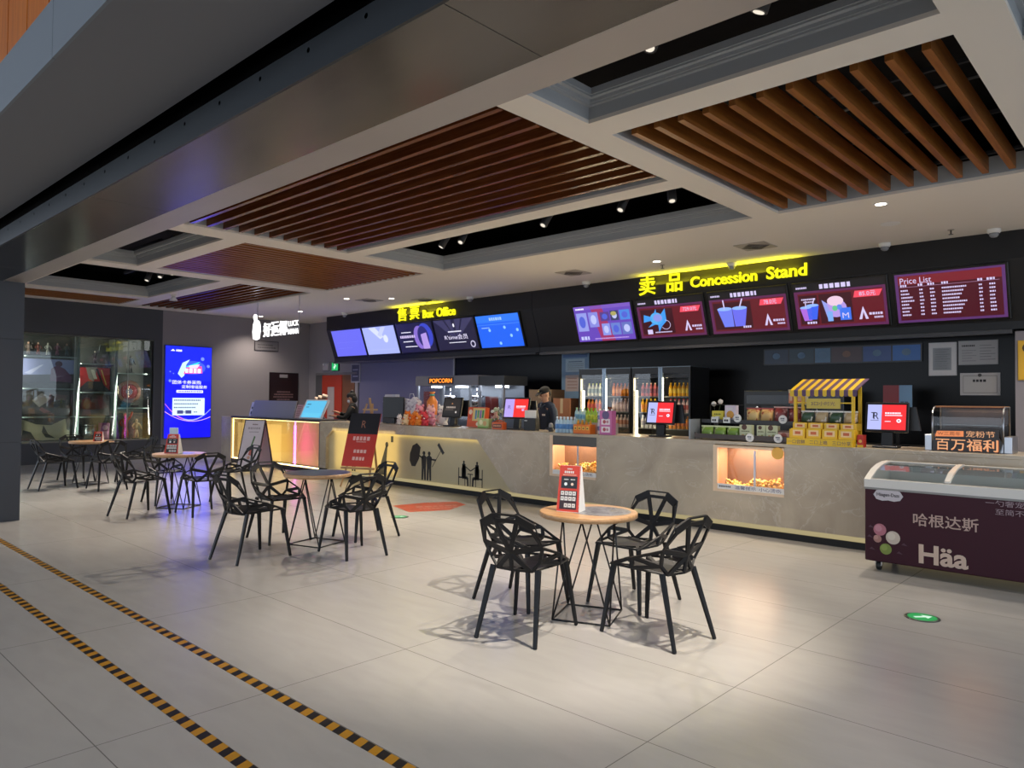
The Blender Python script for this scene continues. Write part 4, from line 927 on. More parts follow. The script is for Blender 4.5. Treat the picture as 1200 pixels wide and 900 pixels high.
def fig(label, y, z, h, c1, c2, pose=0, x=-.28, group=None, gear=None):
    t = thing('display_figurine', label, 'figurine', (XC+x, 5.33+y, .47+z), PI/2, group); b = MB(); m = mat(c1, .45)
    b.tube([(-.04*h*2, 0, .02), (-.03*h*2, 0, .25*h), (0, 0, .48*h)], [.03*h*1.6, .045*h*1.4, .06*h*1.4], m, 8); b.tube([(.04*h*2, 0, .02), (.03*h*2, 0, .25*h), (0, 0, .48*h)], [.03*h*1.6, .045*h*1.4, .06*h*1.4], m, 8)
    b.tube([(0, 0, .45*h), (0, 0, .62*h), (0, 0, .78*h), (0, 0, .84*h)], [.09*h, .1*h, .13*h, .05*h], m, 10)
    up = .3*h if pose else -.28*h
    b.tube([(.11*h, 0, .76*h), (.2*h, -.03*h, .76*h+up*.5), (.24*h, -.06*h, .76*h+up)], [.045*h, .04*h, .03*h], m, 8); b.tube([(-.11*h, 0, .76*h), (-.2*h, -.02*h, .64*h), (-.16*h, -.1*h, .5*h)], [.045*h, .04*h, .03*h], m, 8)
    b.build('body', t); b = MB(); b.ell((0, 0, .92*h), .075*h, .08*h, .09*h, mat(c2, .5)); b.build('head', t)
    b = MB(); b.lathe([(0, 0), (.22*h, 0), (.22*h, .02), (0, .02)], mat('#1c1c1e', .4), n=16); b.build('base', t)
    if gear: b = MB(); b.tube([(.24*h, -.06*h, .9*h), (.34*h, -.08*h, 1.5*h)], .02*h, mat(gear, .3), 6); b.build('staff', t)
for k, (c1_, c2_) in enumerate((('#6a5a52', '#c9a088'), ('#7a3a30', '#d0a890'), ('#d8d4c8', '#e8dccc'), ('#8a5a70', '#c89890'), ('#5a6a70', '#b89a8c'))): fig(['brown', 'reddish', 'white', 'mauve', 'grey-green'][k]+' figurine in the row on the top left cabinet shelf', -.86+.19*k, 1.975, .30, c1_, c2_, 0)
fig('dark figurine raising a thin staff on the top middle cabinet shelf', .5, 1.845, .30, '#4a4248', '#c8b8a8', 1, gear='#b8bcc4')
fig('dark crouching-looking figurine on the top right cabinet shelf', 1.3, 1.645, .42, '#3a3c3a', '#4a4a46')
t = thing('round_plaque', 'round red plaque with a brown rim on a dark base in the cabinet', 'plaque', (XC-.22, 5.33+1.25, .47+.80)); b = MB(); b.lathe([(0, .02), (.17, .02), (.2, .015)], mat('#7a2024', .4), (0, 0, .38), 32, 'x'); b.lathe([(0, .026), (.075, .026), (.08, .02)], mat('#6a6a80', .4), (0, 0, .38), 24, 'x'); b.build('disc', t)
b = MB(); b.lathe([(.19, 0), (.2, .03), (.27, .03), (.28, 0)], mat('#6e4a3c', .4), (0, 0, .38), 32, 'x'); b.build('rim', t, label='brown rim'); b = MB(); b.box(-.1, -.2, 0, .08, .2, .05, BLACK); b.box(-.03, -.04, .05, -.005, .04, .3, BLACK); b.build('stand', t)
t = thing('metal_tin', 'shiny silver tin on the bottom middle cabinet shelf', 'tin', (XC-.3, 5.33+.40, .47+.03)); b = MB(); b.lathe([(.0, 0), (.17, 0), (.17, .34), (0, .34)], mat('#b8babc', .25, metal=.9), n=28); b.build('body', t); b = MB(); b.lathe([(0, .34), (.175, .34), (.175, .36), (0, .36)], CHROME, n=28); b.build('lid', t)
t = thing('pink_box', 'tall pink and purple box beside the silver tin', 'box', (XC-.2, 5.33+.70, .47+.03)); b = MB(); b.box(-.08, -.1, 0, .08, .1, .40, mat('#9c4a86', .4)); P = Pan(b, (.08, -.1, 0), Y1, Z1); P.rect(.02, .05, .18, .2, mat('#d884b8', .4)); P.disc(.1, .29, .06, mat('#e8b0cc', .4)); b.build('carton', t, recalc=False, bevel=.003)
fig('orange-red figurine on the bottom right cabinet shelf', 1.2, .03, .62, '#b8402a', '#d8603a', 1); fig('tan seated-looking figurine beside the orange-red one', 1.46, .03, .48, '#a88a66', '#c8a888')
t = thing('purple_cone', 'glossy purple cone beside the orange-red figurine', 'ornament', (XC-.25, 5.33+.99, .47+.03)); b = MB(); b.lathe([(.07, 0), (.065, .05), (.02, .5), (0, .52)], mat('#6a2aa8', .3), n=16); b.build('cone', t); b = MB(); b.ell((0, 0, .54), .03, .03, .03, mat('#8a4ac8', .3), 1); b.build('knob', t)
# ------------------------------------------------------------------ small goods
def bottle_bm(h, r, liq, cap, lab, parts=True):
    prof = [(r*.9, 0), (r, .01), (r, h*.62), (r*.85, h*.72), (r*.42, h*.86), (r*.38, h*.90)]
    return prof
def bottle(label, loc, h=.22, r=.03, liq='#cfe3ee', cap='#e8eef2', lab='#6fa3d8', group=None):
    t = thing('drink_bottle', label, 'bottle', loc, 0, group)
    b = MB(); b.lathe(bottle_bm(h, r, 0, 0, 0), mat(liq, .15), n=12); b.build('body', t)
    b = MB(); b.lathe([(r*.45, h*.89), (r*.45, h), (0, h)], mat(cap, .4), n=10); b.build('cap', t)
    b = MB(); b.lathe([(r*1.02, h*.24), (r*1.02, h*.55)], mat(lab, .4), n=12); b.build('wrap', t, recalc=False, label='printed wrap')
    return t
def bottle1(name, loc, h, r, liq, cap, lab, label, group):
    b = MB(); L, Cc, Wp = mat(liq, .2), mat(cap, .4), mat(lab, .4)
    b.lathe([(r*.9, 0), (r, .01), (r, h*.22), (r*1.02, h*.23), (r*1.02, h*.56), (r, h*.57), (r, h*.64), (r*.42, h*.86), (r*.42, h*.9), (r*.45, h*.9), (r*.45, h), (0, h)], L, n=10, mats=[L, L, L, Wp, Wp, L, L, L, Cc, Cc, Cc])
    o = b.build(name, loc=loc); return tag(o, label, 'bottle', group)
def row(proto, pts, label=None, group=None):
    for k, p in enumerate(pts):
        if k == 0: proto.location = p
        else: dup(proto, p, label=label, group=group)
def carton(name, label, cat, x, y, z, w, d, h, col, draw=None, rz=0., group=None, part='carton', tilt=0.):
    t = thing(name, label, cat, (x, y, z), rz, group); b = MB(); b.box(-w/2, -d/2, 0, w/2, d/2, h, mat(col, .45))
    P = Pan(b, (-w/2, -d/2, 0), X1, Z1)
    if draw: draw(P, w, h)
    o = b.build(part, t, recalc=False, bevel=0); 
    if tilt: t.rotation_euler = (tilt, 0, rz)
    return t
CZ = CT+.001
# water bottles and soft drinks at the left popcorn window
WG_ = 'clear water bottles in the front block on the counter'
row(bottle('clear water bottle with a blue wrap in the front block beside the orange drink pack', (0, 0, 0), .23, .031, '#bcd4e2', '#dfe8ee', '#5f93cc', WG_), [(-6.70+.066*i, 8.18+.07*j, CZ) for j in (0, 1) for i in range(5)])
t = carton('display_riser', 'low white riser under the rear row of bottles on the counter', 'riser', -6.24, 8.46, CZ, .72, .16, .15, '#b8b4ac')
row(bottle('green-tinted bottle with a yellow-green wrap in the raised row of bottles', (0, 0, 0), .21, .03, '#a9cf4a', '#8fbf2a', '#cfe04a', 'green bottles in the raised row'), [(-6.36+.068*i, 8.46, CZ+.151) for i in range(3)])
row(bottle('clear bottle with a pale green cap at the left end of the raised row', (0, 0, 0), .21, .03, '#c4dcd8', '#bfe0b0', '#7fb0c8', 'clear bottles in the raised row'), [(-6.56+.068*i, 8.46, CZ+.151) for i in range(3)])
row(bottle('white milk-drink bottle with a red-and-blue wrap at the right of the raised row', (0, 0, 0), .2, .03, '#e4e6ea', '#f2f2f2', '#8a9ccc', 'white bottles in the raised row'), [(-6.14+.068*i, 8.46, CZ+.151) for i in range(4)])
row(bottle('white milk-drink bottle standing on the counter between the orange pack and pink rack', (0, 0, 0), .2, .03, '#e4e6ea', '#f2f2f2', '#8a9ccc', 'white bottles on the counter'), [(-6.02+.0*i, 8.28, CZ) for i in range(1)])
def od(P, w, h):
    for k in range(4): P.rect(w*(.05+.24*k), h*.42, w*(.22+.24*k), h*.8, mat('#f0c24a', .4)); P.rect(w*(.09+.24*k), h*.5, w*(.18+.24*k), h*.66, mat('#6a3a1c', .4), 2)
    P.rect(0, 0, w, h*.1, mat('#c9541c', .4))
t = carton('drink_pack', 'orange shrink-wrapped pack of drinks in front of the raised bottles', 'drink pack', -6.20, 8.17, CZ, .29, .13, .13, '#e0761c', od)
b = MB()
for k in range(4): b.lathe([(.022, .13), (.014, .17), (.015, .19), (0, .19)], mat('#d8a02a', .3), (-.108+.072*k, 0, 0), 10)
b.build('bottle_necks', t, label='row of amber bottle necks')
def pk(P, w, h):
    P.disc(w*.5, h*.82, w*.3, mat('#6a5a88', .4)); 
    for b in (.1, .42): P.rect(w*.14, h*b, w*.86, h*(b+.24), mat('#efe2e6', .4)); P.disc(w*.4, h*(b+.12), w*.13, mat('#b8505a', .4), 2); P.disc(w*.65, h*(b+.12), w*.1, mat('#c98a9a', .4), 2)
carton('candy_rack', 'pink upright candy rack at the right end of the bottles', 'candy rack', -5.82, 8.20, CZ, .2, .1, .33, '#d070a8', pk)

# ------------------------------------------------------------------ payment terminals
def pos(label, x, y, zc, w, h, rz, draw, body='right', tilt=R(12)):
    t = thing('payment_terminal', label, 'payment terminal', (x, y, CZ), rz); z = zc-CZ
    b = MB(); b.box(-.12, -.1, 0, .12, .12, .022, BLACK); b.build('base', t, bevel=.006)
    b = MB(); b.prism([(-.055, .0, .02), (.055, .0, .02), (.045, .05, z), (-.045, .05, z)], (0, .045, 0), BLACK); b.build('stand', t)
    u = V((0, math.sin(tilt), math.cos(tilt))); n = X1.cross(u); c = V((0, .02, z))
    b = MB(); b.obox(c, X1, u, n, w+.05, h+.05, .035, mat('#0b0b0d', .3)); b.build('bezel', t, bevel=.006)
    b = MB(); P = Pan(b, c+n*.018-X1*w/2-u*h/2, X1, u); draw(P, w, h); b.build('display', t, recalc=False)
    b = MB(); b.prism([(-.02, .11, z-h*.5), (w/2+.12, .11, z-h*.5), (w/2+.07, .13, z+h*.42), (.0, .13, z+h*.42)], (0, .035, 0), mat('#161618', .4)); b.build('cashier_screen', t, label='back of the cashier screen'); b = MB(); b.box(-.03, .10, .02, .03, .12, z, BLACK); b.build('rear_stand', t)
    return t
def trd(P, w, h):
    P.rect(0, 0, w*.37, h, E('#b7bdf4', 1.05)); P.rect(w*.37, 0, w, h, E('#ee2a30', 1.1)); dk = E('#20203a', .6)
    P.text('T', w*.15, h*.57, h*.24, dk, w*.12, 2); P.text('R', w*.23, h*.55, h*.28, dk, w*.14, 3); P.rect(w*.08, h*.36, w*.3, h*.375, dk, 2)
    P.greek(w*.46, w*.88, h*.66, h*.065, W1, 2, 2); P.greek(w*.46, w*.9, h*.57, h*.04, W1, 2, 3); P.disc(w*.82, h*.36, w*.06, W1, 2, h*.075); P.disc(w*.82, h*.36, w*.025, E('#b03060', .8), 3, h*.03); P.greek(w*.46, w*.62, h*.33, h*.03, W1, 2, 5)
def dkd(P, w, h):
    P.rect(0, 0, w, h, E('#38322f', .5)); P.rect(0, 0, w, h*.16, E('#2a2624', .5), 2); P.greek(w*.16, w*.74, h*.5, h*.1, E('#b8a89c', .9), 2, 3); P.greek(w*.1, w*.6, h*.36, h*.03, E('#8a7a72', .9), 2, 4); P.poly([(w*.45, h*.68), (w*.5, h*.78), (w*.55, h*.68)], E('#c8885a', .9), 2); P.disc(w*.78, h*.22, w*.05, E('#d8cfc8', .9), 3, h*.06)
def pud(P, w, h):
    P.rect(0, 0, w*.4, h, E('#b9a4f0', 1.05)); P.rect(w*.4, 0, w, h, E('#ee2f2c', 1.1)); P.text('R', w*.2, h*.55, h*.2, E('#6a58a8', .8), w*.12, 2); P.greek(w*.5, w*.9, h*.6, h*.06, W1, 2, 2); P.greek(w*.5, w*.9, h*.52, h*.03, W1, 2, 3); P.disc(w*.8, h*.4, w*.06, E('#d8b4f0', 1), 2, h*.06)
pos('payment terminal with a dark brown screen right of the plush pile', -9.24, 8.42, 1.40, .36, .30, R(8), dkd)
pos('payment terminal with a violet and red screen beside the cashier in a cap', -7.72, 8.40, 1.41, .42, .29, R(12), pud)
pos('payment terminal with a half lilac, half red screen standing before the fridges', -5.09, 8.36, 1.39, .36, .27, R(6), trd)
pos('payment terminal with a lilac and bright red screen right of the yellow striped stall', -2.32, 8.34, 1.395, .37, .27, R(4), trd)
b = MB()
t = thing('card_holder', 'black box holding a white card beside the cashier in a cap', 'card holder', (-7.35, 8.35, CZ)); b.box(-.12, -.05, 0, .12, .05, .19, BLACK); b.build('box', t, bevel=.004); b = MB(); b.box(-.125, -.02, .18, .11, -.014, .31, mat('#efe8dc', .5)); b.build('card', t, label='white card')
b = MB(); P = Pan(b, (-.12, -.051, 0), X1, Z1); P.greek(.02, .08, .15, .018, PAPER, 1, 2); b.build('small_print', t, recalc=False)
t = thing('sanitizer_bottle', 'small dark bottle near the end of the counter beside the water bottles', 'bottle', (-6.92, 8.3, CZ)); b = MB(); b.lathe([(.04, 0), (.042, .02), (.035, .05), (.03, .06)], mat('#2a2a2c', .3), n=14); b.build('base', t); b = MB(); b.lathe([(.03, .06), (.036, .09), (.026, .125), (0, .13)], mat('#8d8f90', .2), n=14); b.build('dome_top', t, label='grey dome top')

# ------------------------------------------------------------------ goods between the terminals
def obd(P, w, h):
    P.rect(w*.28, h*.3, w*.95, h*.95, mat('#e8c87a', .4)); 
    for k, c in enumerate(('#4a8ab0', '#5aa86a', '#8a6ab0', '#3a9a4a')): P.rect(w*(.42+.13*k), h*(.4+.06*(k % 2)), w*(.52+.13*k), h*.85, mat(c, .4), 2)
    P.disc(w*.15, h*.75, w*.1, mat('#f0d0b0', .4)); P.disc(w*.15, h*.5, w*.08, mat('#c8301c', .4)); P.disc(w*.6, h*.15, w*.08, mat('#f4e0c0', .4))
carton('promo_display', 'orange cardboard display with pictured bottles right of the dark terminal', 'cardboard display', -8.62, 8.42, CZ+.007, .42, .08, .33, '#e4571c', obd, tilt=-R(8))
carton('promo_display', 'green and yellow snack packet leaning beside the orange cardboard display', 'snack packet', -8.35, 8.33, CZ+.006, .25, .07, .15, '#c6cf86', lambda P, w, h: (P.disc(w*.3, h*.6, w*.16, mat('#f0e8b8', .4)), P.disc(w*.65, h*.5, w*.16, mat('#d8a86a', .4)), P.rect(0, 0, w, h*.16, mat('#7fae4a', .4))))
t = thing('potted_plant', 'small leafy plant in a brown pot on the counter', 'potted plant', (-8.12, 8.44, CZ)); b = MB(); b.lathe([(.07, 0), (.09, .12), (.08, .12), (.075, .10), (0, .10)], mat('#8a4a1c', .5), n=16); b.build('pot', t, label='brown pot')
b = MB()
for k in range(26):
    a = random.uniform(0, 6.28); e = random.uniform(.05, .17); z = .14+random.uniform(0, .18); b.ell((e*math.cos(a)*.9, e*math.sin(a)*.6, z), .035, .02, .03, mat(random.choice(('#8a9a6a', '#b8c4a8', '#6a7a5a', '#d8dcd0', '#c89a8a')), .6), 1, Euler((random.random(), random.random(), a)))
b.build('foliage', t)
t = thing('small_crate', 'small orange crate with a dark front right of the potted plant', 'crate', (-7.93, 8.24, CZ)); b = MB(); b.box(-.11, -.05, 0, .11, .05, .11, mat('#d8602a', .45)); P = Pan(b, (-.11, -.05, 0), X1, Z1); P.rect(.015, .025, .205, .085, mat('#5a2418', .4)); P.greek(.03, .19, .055, .022, mat('#e8a070', .4), 2, 2); b.build('box', t, recalc=False); b = MB(); b.tube([(-.09, 0, .11), (-.05, 0, .14), (.05, 0, .14), (.09, 0, .11)], .006, mat('#c8502a', .4), 6); b.build('handle', t)

# plush toys piled on the counter
PLC = (('#e8e2dc', 'white'), ('#ef7a22', 'orange'), ('#d8404a', 'red'), ('#f0b8b0', 'pink'), ('#f4d8a8', 'cream'), ('#f2933a', 'light orange'), ('#e89aa8', 'rose'))
def plush(col, name, where, x, y, z, s, rz):
    t = thing('plush_toy', '%s plush toy %s' % (name, where), 'plush toy', (x, y, z), rz, 'plush toys piled on the counter'); m = mat(col, .9); lt = mat('#f4ece4', .9)
    b = MB(); b.ell((0, 0, s*.36), s*.34, s*.3, s*.36, m, 2)
    for sx in (-1, 1): b.ell((sx*s*.3, -s*.14, s*.12), s*.16, s*.2, s*.12, m, 1); b.ell((sx*s*.34, -s*.08, s*.45), s*.12, s*.12, s*.2, m, 1, Euler((0, sx*.5, 0)))
    b.build('body', t); b = MB(); b.ell((0, -.02*s, s*.86), s*.3, s*.28, s*.27, m, 2); b.ell((0, -s*.25, s*.8), s*.13, s*.09, s*.1, lt, 1)
    for sx in (-1, 1): b.ell((sx*s*.1, -s*.27, s*.92), s*.03, s*.02, s*.035, BK, 1); b.ell((sx*s*.22, 0, s*1.1), s*.1, s*.06, s*.12, m, 1)
    b.build('head', t)
k = 0
for z, y, xs_, s in ((CZ, 8.17, [-10.36, -10.18, -10.0, -9.82, -9.64], .165), (CZ, 8.32, [-10.32, -10.1, -9.88, -9.66], .215), (CZ, 8.54, [-10.24, -9.93, -9.62], .31)):
    for q, x in enumerate(xs_):
        c_, n_ = PLC[(k*3+q) % 7]; k += 1
        plush(c_, n_, ('in the front row of the pile, ' if s < .2 else 'in the middle row of the pile, ' if s < .3 else 'in the tall back row of the pile, ')+('first', 'second', 'third', 'fourth', 'fifth')[q]+' from the left', x, y, z, s, random.uniform(-.4, .4))
t = thing('gift_bag', 'crumpled white patterned gift bag behind the left end of the plush pile', 'bag', (-10.55, 8.60, CZ)); b = MB(); b.prism([(-.14, -.05, 0), (.14, -.05, 0), (.19, -.02, .42), (.06, -.02, .5), (-.04, -.02, .44), (-.2, -.02, .47)], (0, .1, 0), noise_mat('bag_print', [(.35, '#c8c2c4'), (.5, '#e4dfe0'), (.62, '#a89aa8')], nscale=18, rough=.4)); b.build('bag_body', t); b = MB(); b.tube([(-.08, 0, .44), (-.05, 0, .56), (.05, 0, .56), (.08, 0, .47)], .006, PAPER, 6); b.build('handle', t)
t = thing('clear_gift_bag', 'tall bag of orange sweets on top at the back of the plush pile', 'bag', (-10.085, 8.70, CZ)); b = MB(); b.lathe([(.07, 0), (.09, .1), (.10, .42), (.04, .52), (.02, .55), (.06, .6), (0, .6)], mat('#e88a3a', .4), n=14); b.build('bag_body', t); b = MB(); b.lathe([(.045, .525), (.05, .54), (.045, .555)], mat('#4ab09a', .4), n=12); b.build('ribbon', t)
t = thing('monitor', 'black monitor seen from behind left of the plush pile', 'monitor', (-10.95, 8.48, CZ), R(10)); b = MB(); b.box(-.26, -.01, .1, .26, .03, .50, mat('#101116', .45)); b.box(-.2, .03, .16, .2, .06, .42, BLACKM); b.build('screen_back', t, bevel=.01); b = MB(); b.box(-.1, -.08, 0, .1, .1, .02, BLACK); b.box(-.03, 0, .02, .03, .04, .12, BLACK); b.build('stand', t)
t = thing('receipt_printer', 'small white receipt printer on a dark box behind the black monitor', 'printer', (-11.25, 8.66, CZ)); b = MB(); b.box(-.16, -.08, 0, .16, .08, .40, mat('#26262c', .5)); b.build('pedestal', t, bevel=.006); b = MB(); b.prism([(-.16, -.08, .40), (-.16, .08, .40), (-.16, .08, .55), (-.16, -.02, .55)], (.32, 0, 0), mat('#c4c2cc', .4)); b.build('printer_body', t); b = MB(); b.box(-.1, -.085, .43, .1, -.078, .45, BLACK); b.build('paper_slot', t)

# ------------------------------------------------------------------ goods on the glowing counter
CZ2 = CT+.021
t = thing('sign_panel', 'large blank grey panel standing on the glowing counter', 'panel', (-15.17, 8.3, CZ2)); b = MB(); b.prism([(-.96, 0, 0), (.93, 0, 0), (.93, .1, .375), (-.96, .1, .375)], (0, .02, 0), mat('#8d8a8c', .5)); b.build('panel', t); b = MB()
b.box(-.8, .02, 0, -.76, .25, .02, GREY); b.bar((-.78, .24, .01), (-.78, .12, .3), .03, .02, GREY); b.box(.76, .02, 0, .8, .25, .02, GREY); b.bar((.78, .24, .01), (.78, .12, .3), .03, .02, GREY); b.build('strut', t)
t = thing('leaflet_holder', 'white leaflet holder at the left end of the glowing counter', 'leaflet holder', (-16.22, 8.35, CZ2)); b = MB(); b.prism([(-.1, 0, 0), (.08, 0, 0), (.08, .06, .33), (-.06, .06, .33)], (0, .02, 0), mat('#c9c6c8', .4)); P = Pan(b, (-.1, 0, 0), X1, V((0, .06, .33))); P.disc(.1, .08, .04, BK, 1); P.disc(.1, .2, .03, BK, 1); b.build('holder', t, recalc=False); b = MB(); b.box(-.1, 0, 0, .08, .12, .012, PAPER); b.build('foot', t)
for q, (x, c_, l_) in enumerate(((-14.10, '#c9a4a4', 'left'), (-13.86+.0, '#d8a098', 'right'))):
    carton('menu_card', 'pink upright menu card, the %s one of two beside the blue tablet' % l_, 'menu card', x, 8.34, CZ2, .23, .03, .30, c_, lambda P, w, h: [P.greek(w*.15, w*.85, h*(.2+.13*k), h*.06, mat('#8a5a5a', .5), 1, k+q) for k in range(6)], tilt=-R(14))
for q, x in enumerate((-14.05, -13.9, -13.74)):
    t = thing('cup_stack', 'brown and cream stack of paper cups, %s of three behind the menu cards' % ('left', 'middle', 'right')[q], 'cup stack', (x, 8.62, CZ2), 0); d = V((.24, .0, .42+.03*q)); b = MB(); b.tube([(0, 0, .045), d*.5, d], [.045, .05, .055], mat('#7a5648', .5), 12); b.build('cups', t); b = MB(); b.tube([d*1.001, d*1.06], [.058, .06], mat('#d8c0a8', .5), 12); b.build('rim', t)
def tb_(P, w, h):
    P.rect(w*.06, h*.06, w*.94, h*.94, E('#62c4ee', 1.0)); P.rect(w*.12, h*.1, w*.88, h*.3, E('#6acdf2', 1.0), 2); P.greek(w*.14, w*.3, h*.75, h*.06, E('#2a5a80', .6), 2, 2); P.greek(w*.14, w*.26, h*.6, h*.05, E('#2a5a80', .6), 2, 3)
t = thing('tablet_stand', 'white-framed tablet with a bright blue screen on the counter', 'tablet', (-13.4, 8.2, CZ2+.012), R(0)); u = V((0, .2, .42)).normalized(); n = X1.cross(u); b = MB(); b.obox(u*.22+n*-.015, X1, u, n, .86, .44, .03, mat('#d4d4d6', .4)); b.build('casing', t); b = MB(); P = Pan(b, n*.001-X1*.43, X1, u); tb_(P, .86, .44); b.build('display', t, recalc=False); b = MB(); b.bar((0, .28, .0), (0, .12, .2), .3, .02, GREY); b.box(-.3, .0, -.012, .3, .3, -.004, GREY); b.build('stand', t)

# ------------------------------------------------------------------ snack rack, stall and glass case on the counter
t = thing('snack_rack', 'two-tier black wire snack rack with a clear end panel', 'rack', (-3.87, 8.3, CZ)); b = MB()
b.box(-.6, -.14, .02, .6, .02, .03, mat('#1a1614', .5)); b.box(-.6, .04, .205, .6, .26, .215, mat('#1a1614', .5)); b.box(-.6, -.15, .02, .6, -.14, .075, mat('#3a2a22', .4)); b.box(-.6, .03, .205, .6, .04, .25, mat('#1f1a18', .4)); b.build('shelf', t)
b = MB()
for x in (-.6, .6):
    b.tube([(x, -.14, 0), (x, -.14, .09)], .006, ROD, 6); b.tube([(x, .26, 0), (x, .26, .43)], .006, ROD, 6); b.tube([(x, .03, 0), (x, .03, .25)], .006, ROD, 6)
b.tube([(-.6, .26, .43), (.6, .26, .43)], .006, ROD, 6); b.build('wire_frame', t)
b = MB(); b.box(-.68, -.15, 0, -.66, .1, .25, mat('#8d9296', .15)); b.build('end_panel', t, label='grey acrylic end panel')
def tagd(name, label, x, z, y, r=.05):
    o = MB(); o.lathe([(0, 0), (r, 0), (r, .006), (0, .006)], WHITE, (0, 0, 0), 24, 'y'); P = Pan(o, (-r, -.0072, -r), X1, Z1); P.greek(r*.5, r*1.5, r*1.2, r*.3, mat('#2a3050', .5), 1, int(x*100)); P.greek(r*.7, r*1.4, r*.75, r*.2, mat('#2a3050', .5), 1, 3)
    return o
for q, (x, z, y, w_) in enumerate(((.12, .05, -.152, 'bottom tier, left one'), (.46, .055, -.152, 'bottom tier, right one'), (.44, .27, .028, 'top tier, right end'), (-.12, .27, .028, 'top tier, middle'))):
    o = tagd('', '', x, z, y).build('price_tag', t, loc=(x, y, z), recalc=False)
for x in (-.42, -.26): o = MB(); o.box(-.045, -.004, -.035, .045, 0, .035, WHITE); P = Pan(o, (-.045, -.005, -.035), X1, Z1); P.greek(.015, .075, .03, .025, BK, 1, 5); o.build('price_tag', t, loc=(x, .028, .245), recalc=False)
RX, RY = -3.87, 8.3
def bag(name, label, x, y, z, w, h, c1_, c2_, group=None, d=.07):
    t = thing(name, label, 'snack bag', (x, y, z), 0, group); b = MB(); m = noise_mat('bag_'+c1_[1:]+c2_[1:], [(.4, c1_), (.55, c1_), (.62, c2_)], nscale=16, detail=3, rough=.35) 
    pr = []
    nx, nz = 6, 6; vs = {}
    i = b.mi(m)
    for sd in (-1, 1):
        for a in range(nx+1):
            for c in range(nz+1):
                u_, v_ = a/nx*2-1, c/nz*2-1; th = d/2*max(0, 1-u_**4)*max(0, 1-v_**2)**.6; th += random.uniform(0, .006)*(abs(u_) < 1 and abs(v_) < 1)
                if (abs(u_) == 1 or abs(v_) == 1) and sd == 1: vs[(1, a, c)] = vs[(-1, a, c)]; continue
                vs[(sd, a, c)] = b.bm.verts.new((u_*w/2*(1-.06*(1-abs(v_))), sd*th, (v_+1)/2*h))
        for a in range(nx):
            for c in range(nz): b.face([vs[(sd, a, c)], vs[(sd, a+1, c)], vs[(sd, a+1, c+1)], vs[(sd, a, c+1)]], i, True)
    b.build('pouch', t); b = MB(); b.box(-w/2, -.003, h-.004, w/2, .003, h+.014, mat(c2_, .35)); b.build('seal', t); return t
for q, x in enumerate((-.47, -.30, -.13)): bag('snack_bag', 'green snack bag on the lower tier of the rack, %s from the left' % ('first', 'second', 'third')[q], RX+x, RY-.06, CZ+.031, .165, .13, '#7a9a3a', '#d8e0b0')
carton('snack_box', 'yellow snack box at the left of the upper tier of the rack', 'snack box', RX-.42, RY+.14, CZ+.216, .15, .08, .14, '#d8c83a', lambda P, w, h: (P.greek(w*.2, w*.8, h*.7, h*.12, mat('#6a6a1c', .5), 1, 2), P.rect(w*.3, h*.1, w*.7, h*.5, WHITE)))
carton('snack_box', 'white snack box with a golden picture beside the yellow snack box', 'snack box', RX-.25, RY+.14, CZ+.216, .14, .08, .21, '#d8ccd8', lambda P, w, h: (P.disc(w*.5, h*.45, w*.35, mat('#d89a3a', .5)), P.greek(w*.2, w*.8, h*.8, h*.1, PAPER, 1, 4)))
for q, (x, c_) in enumerate(((.03, '#d8b878'), (.20, '#d8b070'))): bag('snack_bag', 'cream and red patterned snack bag on the upper tier, %s' % ('left of the pair', 'right of the pair')[q], RX+x, RY+.14, CZ+.216, .17, .17, c_, '#a03a28')
for q, x in enumerate((.37, .54)): bag('snack_bag', 'dark red snack bag on the upper tier, %s' % ('left of the pair', 'at the right end of the rack')[q], RX+x, RY+.14, CZ+.216, .165, .19, '#8a3a38', '#c89a90')
for q, (x, w_) in enumerate(((.04, .15), (.23, .10), (.36, .14))):
    carton('snack_box', 'pale green snack box with a brown top motif on the lower tier, %s of three' % ('left', 'middle', 'right')[q], 'snack box', RX+x, RY-.06, CZ+.031, w_, .07, .165, '#c8cba4', lambda P, w, h: (P.disc(w*.4, h*.84, w*.22, mat('#5a3a2c', .5)), P.greek(w*.15, w*.85, h*.55, h*.08, mat('#5a5a3a', .5), 1, 3), P.disc(w*.3, h*.22, w*.13, mat('#c89a5a', .5)), P.disc(w*.65, h*.25, w*.16, mat('#8a8a4a', .5))))
carton('snack_box', 'small pinkish snack box at the right end of the lower tier', 'snack box', RX+.50, RY-.06, CZ+.031, .13, .07, .11, '#c89a8a', lambda P, w, h: (P.disc(w*.5, h*.45, w*.3, mat('#a85a48', .5)), P.rect(0, h*.85, w, h, mat('#6a4a3a', .5))))
b = MB(); t = thing('noodle_tub', 'white tub with orange pictures on top of the rack beside the striped stall', 'tub', (-3.32, 8.52, CZ+.44)); b.lathe([(.09, 0), (.115, .17), (.118, .18), (0, .18)], mat('#e8d8b8', .4), n=20); b.build('tub_body', t)
b = MB(); 
for a in (-2.1, -1.2): 
    c, s_ = math.cos(a), math.sin(a); P = Pan(b, (c*.108-(-s_)*.05*1, s_*.108-c*.05, .02), (-s_, c, 0), Z1); P.rect(.012, .0, .088, .12, mat('#d8805a', .4), 1); P.rect(.025, .03, .075, .09, mat('#e8c0a0', .4), 2)
b.build('printed_pictures', t, recalc=False)
b = MB(); b.box(-.13, -.11, -.012, .13, .11, 0, BLACK); b.box(-.12, .08, -.438, -.1, .1, -.012, BLACK); b.box(.1, .08, -.438, .12, .1, -.012, BLACK); b.build('shelf_bracket', t)

